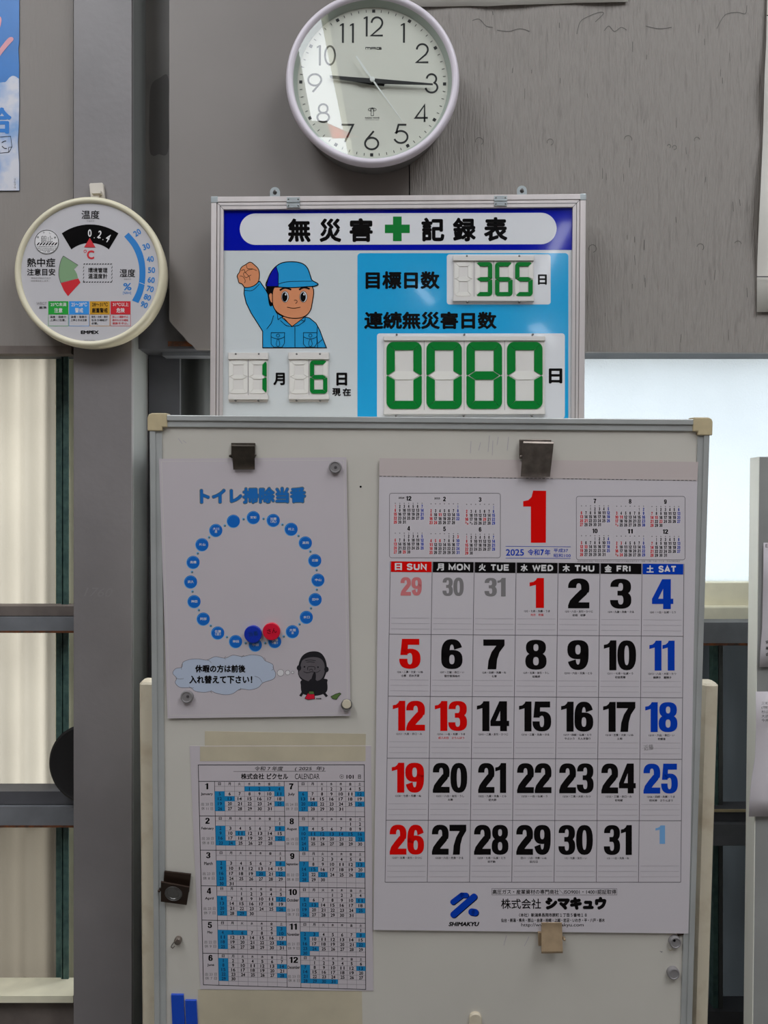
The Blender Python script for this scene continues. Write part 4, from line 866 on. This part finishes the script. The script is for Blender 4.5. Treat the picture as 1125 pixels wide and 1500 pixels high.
# ------------------------------------------------------------------ large wall calendar
PC = SF+.0042
wc = thing('wall_calendar', pw.P(780, 1366, SF), 'large January wall calendar with a big red numeral one, held by clips on the whiteboard', 'calendar')
mb = MB(); pr(mb, pw, [(555.6, 696), (1021.6, 702.5), (1016, 960), (1011.5, 1240), (1008.4, 1367.5), (547, 1362.3), (550, 1150)], .0002, PC, M['paper']); mb.build('page', wc)
mb = MB(); pr(mb, pw, [(555.8, 671.2), (1022.8, 676.6), (1021.5, 703.6), (555.6, 697.2)], .0002, PC+.0006, M['strip'])
for k in range(78):
    a = k/78; b = (k+.62)/78; f = lambda t: (555.6+466*t, 697.6+6.4*t)
    if k % 9 < 7: stroke(mb, pw, [f(a), f(b)], .8, M['seam'], PC+.0001)
mb.build('binding_strip', wc)
KL = PC+.00015
qg = quad((571.8, 822.2), (1002, 826.2), (997.2, 1292.2), (564, 1292.2))
def gv(r): return (16+90.9*r)/470.5       # row r lower/upper line
mb = MB()
for u in range(8): stroke(mb, pw, [qg(u/7, 0), qg(u/7, 1)], .85, M['line'], KL)
for r in range(1, 6):
    stroke(mb, pw, [qg(0, gv(r)), qg(1, gv(r))], .85, M['line'], KL)
for r in range(5):
    for q in (8, 16, 24): 
        v = gv(r+1)-q/470.5
        for u in range(7): stroke(mb, pw, [qg(u/7+.006, v), qg((u+1)/7-.006, v)], .5, M['faint'], KL)
mb.build('printed_grid', wc)
WD = ['SUN', 'MON', 'TUE', 'WED', 'THU', 'FRI', 'SAT']
for k in range(7):
    mb = MB(); g_ = .0022; v1 = 15.5/470.5
    fl(mb, pw, [qg(k/7+g_, 0), qg((k+1)/7-g_, 0), qg((k+1)/7-g_, v1), qg(k/7+g_, v1)], M['red' if k == 0 else 'blue' if k == 6 else 'ink'], KL+.0001)
    a = qg(k/7, 0); b = qg(k/7, v1)
    y0 = (a[1]+b[1])/2; x0 = a[0]
    tx(mb, pw, '日月火水木金土'[k], (x0+6.5, y0-5.2, x0+17, y0+5.4), M['whiteink'], KL+.0002, .045)
    hw = {0: 30.2, 1: 32, 2: 28, 3: 31, 4: 30, 5: 22, 6: 27}[k]; letters(mb, pw, WD[k], (x0+24.5, y0-3.6, x0+24.5+hw-2, y0+4.2), M['whiteink'], KL+.0002, 2.3)
    o = mb.build('weekday_header', wc)
SUB = {1: ('12/2・七赤・先勝・うま', '元日　初詣'), 2: ('12/3・八白・友引・ひつじ', '初荷　初夢'), 3: ('12/4・九紫・先負・さる', ''), 4: ('12/5・一白・仏滅・とり', ''), 5: ('12/6・二黒・大安・いぬ', '小寒　初水天宮'), 6: ('12/7・三碧・赤口・い', '官庁御用始め'), 7: ('12/8・四緑・先勝・ね', '七草'), 8: ('12/9・五黄・友引・うし', '初薬師'), 9: ('12/10・六白・先負・とら', ''), 10: ('12/11・七赤・仏滅・う', '初金毘羅'), 11: ('12/12・八白・大安・たつ', '鏡開き　蔵開き'), 12: ('12/13・九紫・赤口・み', ''), 13: ('12/14・一白・先勝・うま', '成人の日　さりんぼう'), 14: ('12/15・二黒・友引・ひつじ', ''), 15: ('12/16・三碧・先負・さる', ''), 16: ('12/17・四緑・仏滅・とり', 'やぶ入り　えんま詣り'), 17: ('12/18・五黄・大安・いぬ', '土用'), 18: ('12/19・六白・赤口・い', '初観音'), 19: ('12/20・七赤・先勝・ね', ''), 20: ('12/21・八白・友引・うし', '大寒'), 21: ('12/22・九紫・先負・とら', '初大師'), 22: ('12/23・一白・仏滅・う', ''), 23: ('12/24・二黒・大安・たつ', ''), 24: ('12/25・三碧・赤口・み', '初地蔵'), 25: ('12/26・四緑・先勝・うま', '初天神　さりんぼう'), 26: ('12/27・五黄・友引・ひつじ', ''), 27: ('12/28・六白・先負・さる', ''), 28: ('12/29・七赤・仏滅・とり', '初不動'), 29: ('旧1/1・八白・先勝・いぬ', '旧元日'), 30: ('1/2・九紫・友引・い', ''), 31: ('1/3・一白・先負・ね', '')}
tb = MB()
def numeral(s, k, r, mat, small=False):
    global mb
    mb = MB(); cx = qg((k+.5)/7, gv(r))[0]; cy = qg((k+.5)/7, gv(r))[1]
    if small:
        hw = 15.5 if len(s) == 2 else 7; heavy(mb, pw, s, (cx-hw, cy+7, cx+hw, cy+34), mat, KL)
    else:
        hw = {1: 15.6, 2: 23.6}[len(s)]
        if s == '1': hw = 10.5
        if s == '11': hw = 18.5
        if s[0] == '2' or s[0] == '3': hw = 25.2 if len(s) == 2 else hw
        if s in ('31', '21'): hw = 20.5
        heavy(mb, pw, s, (cx-hw-.4, cy+6.6, cx+hw-.4, cy+50.4), mat, KL)
    mb.build('day_numeral', wc)
for d in range(1, 32):
    k = (d+2) % 7; r = (d+2)//7
    mat = M['red'] if k == 0 or d in (1, 13) else M['blue'] if k == 6 else M['ink']
    numeral(str(d), k, r, mat)
    a, b = SUB[d]; cx, cy = qg((k+.5)/7, gv(r)); hw = len(a)*1.45
    tx(tb, pw, a, (cx-hw, cy+53.3, cx+hw, cy+56.8), M['ink'], KL, .012, n=4)
    if b: hw = len(b)*1.9; tx(tb, pw, b, (cx-hw, cy+58.8, cx+hw, cy+62.3), M['red'] if d in (1, 13) else M['ink'], KL, .012, n=4)
numeral('29', 0, 0, M['pink'], True); numeral('30', 1, 0, M['grey'], True); numeral('31', 2, 0, M['grey'], True); numeral('1', 6, 4, M['sky'], True)
tx(tb, pw, '近藤', (943, 1091, 957, 1099), M['grey'], KL, .0, -6)
tb.build('almanac_lettering', wc)
# head of the calendar
mb = MB()
fl(mb, pw, [(777.6, 795), (777.6, 742), (766.4, 742), (766.4, 734.2), (774, 732.5), (778.6, 728), (781, 718.6), (800, 719), (799.6, 795)], M['red'], KL); mb.build('month_numeral', wc)
mb = MB()
tx(mb, pw, '2025', (741, 804.4, 767.5, 814), M['blue'], KL, .02); tx(mb, pw, '令和', (773, 804.4, 790.5, 813.6), M['blue'], KL, .02); tx(mb, pw, '7', (791.5, 804.8, 797, 813.6), M['blue'], KL, .04); tx(mb, pw, '年', (798, 804.6, 806.3, 813.6), M['blue'], KL, .02)
tx(mb, pw, '平成37', (811, 803.4, 832, 809.2), M['blue'], KL, .01); tx(mb, pw, '昭和100', (811, 811, 836, 816.4), M['blue'], KL, .01)
seg(mb, pw, 740.6, 800.2, 836, 801, .7, M['blue'], KL); seg(mb, pw, 740.6, 817.4, 836, 818, .7, M['blue'], KL)
mb.build('year_lettering', wc)
HOL = {12: [], 2: [11, 24], 3: [20], 4: [29], 5: [3, 5, 6], 6: [], 7: [21], 8: [11], 9: [15, 23], 10: [13], 11: [3, 24], 1: []}
def minical(x0, y0, ndays, first, mo, yr, title):
    dx, dy = 6.55, 5.75
    tx(mb, pw, title, (x0+3*dx-(2.0 if len(title) < 2 else 3.9), y0-6.3, x0+3*dx+(2.0 if len(title) < 2 else 3.9), y0), M['ink'], KL, .05, n=6) if 0 else heavy(mb, pw, title, (x0+3*dx-(1.9 if len(title) < 2 else 3.9), y0-6.6, x0+3*dx+(1.9 if len(title) < 2 else 3.9), y0), M['ink'], KL, .08)
    if yr: tx(mb, pw, yr, (x0+3*dx-15, y0-5.6, x0+3*dx-6.5, y0-2.8), M['ink'], KL, .02, n=4)
    for k in range(7): fl(mb, pw, rect(x0+k*dx-.7, y0+3.2, x0+k*dx+.7, y0+4.4), M['grey'], KL)
    for d in range(1, ndays+1):
        k = first+d-1; c, r = k % 7, k//7
        if r > 4:
            continue
        s = str(d); y = y0+8.3+r*dy; x = x0+c*dx; hw = .9 if len(s) < 2 else 2.1
        if s == '1': hw = .4
        im = M['red'] if c == 0 or d in HOL[mo] else M['blue'] if c == 6 else M['ink']
        if k+7 < ndays+first and r == 4:
            tx(mb, pw, s, (x-2.2, y-2.3, x, y+.3), im, KL, .03, n=4); tx(mb, pw, str(d+7), (x+.2, y-.3, x+2.4, y+2.3), im, KL, .03, n=4)
        else: heavy(mb, pw, s, (x-hw*1.05, y-2.3, x+hw*1.05, y+2.3), im, KL, .14)
mb = MB(); stroke(mb, pw, rrect(570.4, 722.5, 733, 817, 3.5), .7, M['line'], KL, True); stroke(mb, pw, rrect(844.2, 727, 1003.6, 820, 3.5), .7, M['line'], KL, True)
for i, (mo, dd, ff, yr, t) in enumerate(((12, 31, 0, '2024', '12'), (2, 28, 6, '2025', '2'), (3, 31, 6, '', '3'), (4, 30, 2, '', '4'), (5, 31, 4, '', '5'), (6, 30, 0, '', '6'))):
    c, r = i % 3, i//3; minical(579+c*52.2+(0 if c == 0 else .2), 733.4+r*43.8+c*.8, dd, ff, mo, yr, t)
for i, mo in enumerate((7, 8, 9, 10, 11, 12)):
    c, r = i % 3, i//3; minical(851.8+c*51.6, 737.2+r*43.8+c*.5, DAYS[mo-1], FIRST[mo-1], mo, '', str(mo))
tx(mb, pw, '国民の祝日は赤色、休日は法令の改正により変更される場合があります。旧暦・六曜・九星・十二支・年中行事を表示', (846, 821.2, 996, 823.2), M['grey'], KL)
mb.build('small_month_tables', wc)
# maker's block at the foot
Z = lambda x, y: (630+x/2.616, 1280+y/2.616)
mb = MB()
def bar(x0, y0, x1, y1, w_, mat, h):
    a, b = Z(x0, y0), Z(x1, y1); seg(mb, pw, *a, *b, w_, mat, h)
    for q in (a, b): fl(mb, pw, ell(*q, w_/2, n=18), mat, h+.00001)
for dx_, mt_, hh in ((2.5, M['ink'], KL), (0, M['blue'], KL+.00008)):
    q = dx_
    bar(88+q, 108+q, 122+q, 82+q, 8.2, mt_, hh); bar(122+q, 82+q, 138+q, 82+q, 7.6, mt_, hh); bar(90+q, 156+q, 168+q, 88+q, 9.6, mt_, hh); bar(160+q, 146+q, 172+q, 148+q, 10.5, mt_, hh)
tx(mb, pw, 'SHIMAKYU', (657, 1350.4, 702.2, 1356.8), M['ink'], KL, .05, shear=.25)
mb.build('company_logo', wc)
mb = MB()
stroke(mb, pw, rect(720.4, 1301.6, 903.6, 1311), .5, M['line'], KL, True)
tx(mb, pw, '高圧ガス・産業資材の専門商社＼ISO9001・14001認証取得', (721.5, 1303, 902.5, 1309.8), M['ink'], KL, .012, n=4)
tx(mb, pw, '株式会社', (734, 1316.4, 792.6, 1331.4), M['ink'], KL, .012)
tx(mb, pw, 'シマキュウ', (798.6, 1313.8, 888.4, 1332.8), M['ink'], KL, .095)
tx(mb, pw, '〈本社〉新潟県長岡市原町１丁目５番地１８', (760, 1337.6, 859.5, 1343.2), M['ink'], KL, .02, n=4)
tx(mb, pw, '仙台・新潟・県央・郡山・会津・柏崎・上越・岩沼・いわき・平・八戸・栃木', (734, 1345.2, 886, 1350.9), M['ink'], KL, .02, n=4)
tx(mb, pw, 'http://www.shimakyu.com', (763.5, 1352.2, 855, 1358.6), M['ink'], KL, .005, n=4)
mb.build('company_lettering', wc)

# ------------------------------------------------------------------ magnets and clips
def clip(name, plate_q, face_q, m1, label, lip=None, h=0.0, th_=.010, pins=()):
    global mb
    t = thing(name, pw.P(sum(q[0] for q in face_q)/4, max(q[1] for q in face_q), SF+h), label, 'clip', 'clip magnets on the whiteboard')
    mb = MB(); pr(mb, pw, plate_q, SF+h, SF+h+.004, m1); mb.build('back_plate', t, bevel=.0008)
    # face leaf bent: bottom edge touches the paper, middle raised
    f = quad(*face_q); prof = [(0, .017), (.06, .019), (.22, .017), (.78, .0085), (.90, .0078), (1.0, .0085)]
    mb = MB(); L_ = []; 
    for v, hh in prof: L_.append([pw.P(*f(0, v), SF+h+hh*th_/.010), pw.P(*f(1, v), SF+h+hh*th_/.010)])
    ringz = [[a, b, b-pw.n*.0014, a-pw.n*.0014] for a, b in L_]
    mb.loft(ringz, m1); mb.build('face_plate', t, smooth=25, bevel=.0006)
    mb = MB()
    for (x, y) in pins:
        lathe(mb, pw.P(x, y, SF+h+.003), pw.n, [(.0022, 0), (.0022, .007), (.001, .008)], m1, 12)
    if pins: mb.build('hinge_pin', t, smooth=40)
    return t
clip('clip_magnet', [(338.5, 648.6), (373.6, 648.6), (373.6, 671), (338.5, 671)], [(339, 651), (372.8, 651.5), (373.3, 687.8), (341.6, 688)], M['iron'], 'dark bronze clip magnet over the top edge of the duty sheet', pins=((338.5, 668), (373.8, 667)))
clip('clip_magnet', [(761, 643.5), (808, 643.8), (806, 672), (760.6, 672)], [(766.5, 646), (811.5, 647), (805.8, 698.5), (762.8, 698.2)], M['bull'], 'wide worn steel clip magnet holding the top of the large calendar', h=.004, pins=((762.5, 669),))
clip('clip_magnet', [(788.2, 1366), (800, 1366), (800, 1386), (788.8, 1386)], [(793, 1397), (824.8, 1396.5), (823.2, 1351.6), (793, 1351.5)], M['goldclip'], 'beige metal clip magnet on the bottom edge of the large calendar', h=.0035, pins=((825.3, 1373),))
t = clip('clip_magnet', [(240.3, 1276.5), (279.5, 1281), (276.6, 1308), (238.5, 1303)], [(235.6, 1290.5), (277.6, 1298.5), (273.4, 1326), (235.3, 1321)], M['darkclip'], 'dark square clip magnet with embossed coin on left frame of the whiteboard', h=.003, th_=.008, pins=((234.8, 1302),))
mb = MB(); ce = pw.P(254.5, 1308, SF+.003+.0098)
for r0 in (1.0,):
    lathe(mb, ce, (pw.n+Vector((0, 0, -.20))).normalized(), [(.0142, -.002), (.0142, .0016), (.0132, .0024), (.0124, .0016), (.0098, .0022), (.0092, .0014), (.006, .0022), (.003, .0016)], M['screw'], 32)
mb.build('embossed_medallion', t, smooth=30)
def button(x, y, r, m1, m2, label, hgt=.006, h=0.0, dot=False, cat_='magnet', group=None):
    global mb
    k = (pw.P(x+1, y)-pw.P(x, y)).length; r *= k
    mb = MB(); lathe(mb, pw.P(x, y, SF+h), pw.n, [(r, 0), (r, hgt*.7), (r*.93, hgt*.93), (r*.8, hgt), (r*.72, hgt*.86), (r*.25, hgt*.84)], m1, 36)
    if dot: lathe(mb, pw.P(x+.4, y+.3, SF+h+hgt*.84), pw.n, [(r*.24, 0), (r*.2, .0006)], m2, 16, False)
    o = mb.build('round_magnet', smooth=35); return tag(o, label, cat_, group or 'grey round magnets on the whiteboard')
button(491.2, 684.3, 9.2, M['magnet'], M['magdark'], 'grey round magnet at the top right corner of the duty sheet', h=.0038, dot=True)
button(274.6, 1019.8, 9.3, M['magnet'], M['magdark'], 'grey round magnet under the speech bubble of the duty sheet', h=.0038, dot=True)
button(987.4, 1377.5, 8.7, M['magnet'], M['ink'], 'grey round magnet just below the bottom right corner of the large calendar', hgt=.008, dot=True)
button(984.8, 1423.0, 8.8, M['magnet'], M['magdark'], 'lowest grey round magnet near the right frame of the whiteboard', hgt=.008, dot=False)
mb = MB(); k = .0011; lathe(mb, pw.P(507.8, 1031.5, SF+.0038), pw.n, [(.0090, 0), (.0090, .006), (.0084, .0068), (.0074, .0062)], M['screw'], 32); lathe(mb, pw.P(507.8, 1031.3, SF+.0100), pw.n, [(.0076, 0), (.007, .0006)], M['beige'], 28, False)
tag(mb.build('round_magnet', smooth=35), 'small silver rimmed magnet on the bottom right corner of the duty sheet', 'magnet')
def colour_button(x, y, m1, label, word):
    t = thing('button_magnet', pw.P(x, y+13, SF+.0038), label, 'magnet', 'coloured button magnets')
    global mb
    mb = MB(); lathe(mb, pw.P(x, y, SF+.0038), pw.n, [(.0138, 0), (.0143, .004), (.0139, .0056), (.0134, .0060)], m1, 40); mb.build('cap', t, smooth=22)
    mb = MB(); tx(mb, pw, word, (x-7, y-3.5, x+7, y+3.5), M['darkdigit'] if m1 == M['navymag'] else M['ink'], SF+.0038+.0062, .0, -8)
    mb.build('handwriting', t)
colour_button(371.2, 928.2, M['navymag'], 'navy blue button magnet with pen writing, left of the red one', '当番')
colour_button(398.2, 924.2, M['redmag'], 'red button magnet at the foot of the ring of blue circles', 'さん')
# hook magnet
mb = MB(); lathe(mb, pw.P(261.5, 1376, SF), pw.n, [(.0062, 0), (.0062, .006), (.005, .008)], M['bull'], 20)
path = [pw.P(259.5, 1376, SF+.008), pw.P(256, 1379, SF+.014), pw.P(252, 1384, SF+.012), pw.P(250.5, 1387, SF+.010), pw.P(253, 1389, SF+.010), pw.P(256, 1386, SF+.013)]
for i in range(len(path)-1):
    a, b = path[i], path[i+1]; d = (b-a).normalized(); u = d.cross(Vector((0.3, 1, .2))).normalized(); v = d.cross(u)
    mb.loft([[q+(u*math.cos(t_*1.047)+v*math.sin(t_*1.047))*.0007 for t_ in range(6)] for q in (a, b)], M['bull'])
tag(mb.build('hook_magnet', smooth=40), 'tiny round magnet with wire hook below the square coin clip', 'hook')
for x0, x1, y, l in ((250.5, 268.5, 1457, 'taller of two blue magnetic strips at the bottom left of the whiteboard'), (271, 287.5, 1465.5, 'shorter right one of two blue magnetic strips at bottom left')):
    mb = MB(); pr(mb, pw, [(x0, y), (x1, y+.3), (x1+3.6, y+75), (x0+3, y+75)], SF, SF+.003, M['bluebar'], .0004); tag(mb.build('magnetic_strip'), l, 'magnet', 'blue magnetic strips')
mb = MB(); pr(mb, pw, rrect(687.5, 1485, 706, 1516, 9), SF, SF+.006, M['beige'], .0015); tag(mb.build('oval_magnet', smooth=40), 'pale oval magnet peeking up at the bottom edge of the whiteboard', 'magnet')
mb = MB(); pr(mb, pw, [(992, 1368.2), (1002, 1367.6), (1001, 1370), (993, 1371.4)], SF, SF+.003, M['darkclip']); tag(mb.build('metal_tab'), 'tiny dark metal tab under bottom right corner of the large calendar', 'clip')

# ------------------------------------------------------------------ poster at top left
pp2 = Pl(YP-.0015)
def wavy(x, y0, y1, n_, amp, ph=0): return [(x+amp*math.sin(ph+i*1.7)*.5, y0+(y1-y0)*i/n_) for i in range(n_+1)]
ps_ = thing('poster', at(10, 281, YP), 'blue sky and cloud poster cut by the left edge of the photo', 'poster')
mb = MB(); e = [(28, -40), (28, 60), (26.8, 72), (27.8, 92), (28, 150), (27.4, 185), (26.0, 208), (27.8, 240), (28, 279)]
pr(mb, pp2, [(-260, -40)]+e+[(-260, 281)], -.0004, .0006, M['postblue']); mb.build('sheet', ps_)
mb = MB(); fl(mb, pp2, cat([(-260, 140), (-120, 100), (-40, 128), (0, 121), (8, 120), (14, 113.5), (20, 111), (27.6, 115)], False)+e[4:]+[(-260, 281)], M['cloud'], .0008); mb.build('printed_clouds', ps_)
mb = MB()
shape([(-8, 84), (2, 68), (12, 56), (18, 54.5), (19.5, 58.5), (12, 67), (0, 82), (-5, 92)], M['fing'], 0, 0, True, lambda x, y: (x, y), pp2, .001)
shape([(-6, 42), (-1, 26), (1.5, 25.5), (2, 32), (-1, 42)], M['fing'], 0, 0, True, lambda x, y: (x, y), pp2, .001)
mb.build('printed_fingers', ps_)
mb = MB(); tx(mb, pp2, '給', (-26, 157, 17, 196), M['posttxt'], .0011, .035)
stroke(mb, pp2, [(-30, 203), (15.5, 199.5), (17.5, 215), (13, 223), (-30, 227)], .7, M['ink'], .0011, True); stroke(mb, pp2, [(12.5, 222.5), (12.5, 216), (17.5, 215)], .6, M['ink'], .0011)
stroke(mb, pp2, cat([(2.5, 209), (6, 207), (9, 206.5)], False), 1.1, M['ink'], .0011); stroke(mb, pp2, cat([(3, 214), (6, 217), (10, 217.5)], False), 1.1, M['ink'], .0011)
tx(mb, pp2, 'クールワーク', (14.5, 267, 29, 270), M['ink'], .0011, 0, 90)
mb.build('printed_lettering', ps_, kind='stuff')

# ------------------------------------------------------------------ papers at upper right and top
def curl(name, pts, Yb, mat, label, bulge, cat_='paper'):
    """hanging sheet: left edge given as (x, y, lift), right edge at xr"""
    global mb
    mb = MB(); rowsL = []
    for (x, y, l, xr) in pts:
        r = []
        for k in range(7):
            t_ = k/6; lift = l*(1-t_)**2+.0015
            X = x+(xr-x)*t_; r.append(at(X, y, Yb-lift))
        rowsL.append(r)
    mb.loft(rowsL, mat, False, False, closed=False)
    k = len(mb.f); 
    o = mb.build(name, smooth=60)
    s = o.modifiers.new('thickness', 'SOLIDIFY'); s.thickness = .0004; s.offset = 0
    return o
p1 = curl('wall_chart', [(1125, -60, .004, 1400), (1123.5, 0, .005, 1400), (1122.5, 60, .008, 1400), (1120, 110, .016, 1400), (1118.5, 170, .010, 1400), (1117.5, 200, .006, 1400), (1114.5, 270, .016, 1400), (1112, 320, .018, 1400), (1109.5, 375, .007, 1400), (1109, 404, .004, 1400), (1108.6, 457, .004, 1400)], YP, M['chart'], '', 0)
q1 = Pl(YP-.0105)
tag(p1, 'curling white paper chart on the grey wall at the right edge', 'chart')
mb = MB(); stroke(mb, Pl(YP-.012), [(1108.6, 405.3), (1350, 406.5)], 1.6, M['magdark'], 0)
stroke(mb, Pl(YP-.0215), [(1123.3, 22.5), (1350, 23)], 1.4, M['ink'], 0)
mb.build('printed_line', p1)
mb = MB(); rr = []
for i in range(15):
    x = 560+i*25.7; y = [9, 9.4, 9.6, 9.8, 9.3, 8.6, 9.2, 7.6, 6.8, 6.2, 5.6, 4.2, 3.8, 3.2, 2.6][i]; l = .004+.002*math.sin(i*1.1)
    rr.append([at(x, y, YP-l), at(x, -30, YP-.0025), at(x, -120, YP-.0015)])
mb.loft(rr, M['chart'], False, False, closed=False); o = mb.build('banner_sheet', smooth=60); s = o.modifiers.new('thickness', 'SOLIDIFY'); s.thickness = .0005; s.offset = 0
tag(o, 'white sheet on the wall above the clock with only its lower edge showing', 'poster')
# leaning steel partition at the right with its papers
Yp = 1.33
par = thing('steel_partition', (xpx(1240, Yp), Yp+.02, 0), 'upright grey steel partition at the right edge in front of the frosted window', 'partition')
mb = MB(); pf = Pl(Yp); xt, xb = xpx(1113, Yp), xpx(1107, Yp); zt = zpx(669, Yp); xb0 = xb-(zpx(1200, Yp))*((xt-xb)/(zt-zpx(1200, Yp)))
def ring2(y, dx=0): return [(xb0, y, 0), (1.05, y, 0), (1.05, y, zt), (xt, y, zt)]
mb.loft([ring2(Yp), ring2(Yp+.034)], M['part']); mb.build('panel', par, bevel=.001)
mb = MB(); mb.loft([[(xb0-.0012, y, .03), (xb0+.0008, y, .03), (xt+.0008, y, zt), (xt-.0012, y, zt)] for y in (Yp+.001, Yp+.033)], M['litedge']); mb.build('lit_edge_strip', par)  # near-white strip paints the window light onto the panel's left edge
mb = MB(); mb.box((1.0, Yp-.15, 0), (1.04, Yp+.15, .03), M['part']); mb.box((xb0+.02, Yp-.12, 0), (xb0+.06, Yp+.15, .03), M['part']); mb.build('foot', par)
def pin(x, y, label):
    global mb
    mb = MB(); lathe(mb, at(x, y, Yp-.002), N, [(.006, 0), (.006, .004), (.0045, .005)], M['magnet'], 20); tag(mb.build('round_magnet', smooth=40), label, 'magnet')
p2 = curl('notice_sheet', [(1118.5, 795, .002, 1330), (1118, 850, .002, 1330), (1116.5, 920, .003, 1330), (1114, 950, .006, 1330), (1112.5, 977, .004, 1330)], Yp, M['paper'], '', 0)
tag(p2, 'upper white notice fixed to the grey partition at the right edge', 'notice')
mb = MB(); qq = Pl(Yp-.0075)
for y, s in ((797, '日'), (938, '安全'), (947, '確認'), (956, '会議')): tx(mb, qq, s, (1121.5, y, 1121.5+6*len(s), y+5), M['ink'], 0, .01, n=4)
mb.build('lettering', p2, kind='stuff')
p3 = curl('notice_sheet', [(1107, 1013, .002, 1330), (1107.5, 1060, .003, 1330), (1106, 1110, .006, 1330), (1101, 1140, .010, 1330), (1098, 1170, .010, 1330), (1097, 1196, .008, 1330)], Yp, M['paper'], '', 0)
tag(p3, 'lower white notice with a bulging edge on the grey partition', 'notice')
mb = MB(); qq = Pl(Yp-.0125)
for k, s in enumerate(('三和産業', '(現場', '杉山', '大武蔵', '今井様')): tx(mb, qq, s, (1115.5, 1028+k*6.2, 1115.5+5.4*len(s), 1032.6+k*6.2), M['ink'], 0, .0)
mb.build('lettering', p3, kind='stuff')
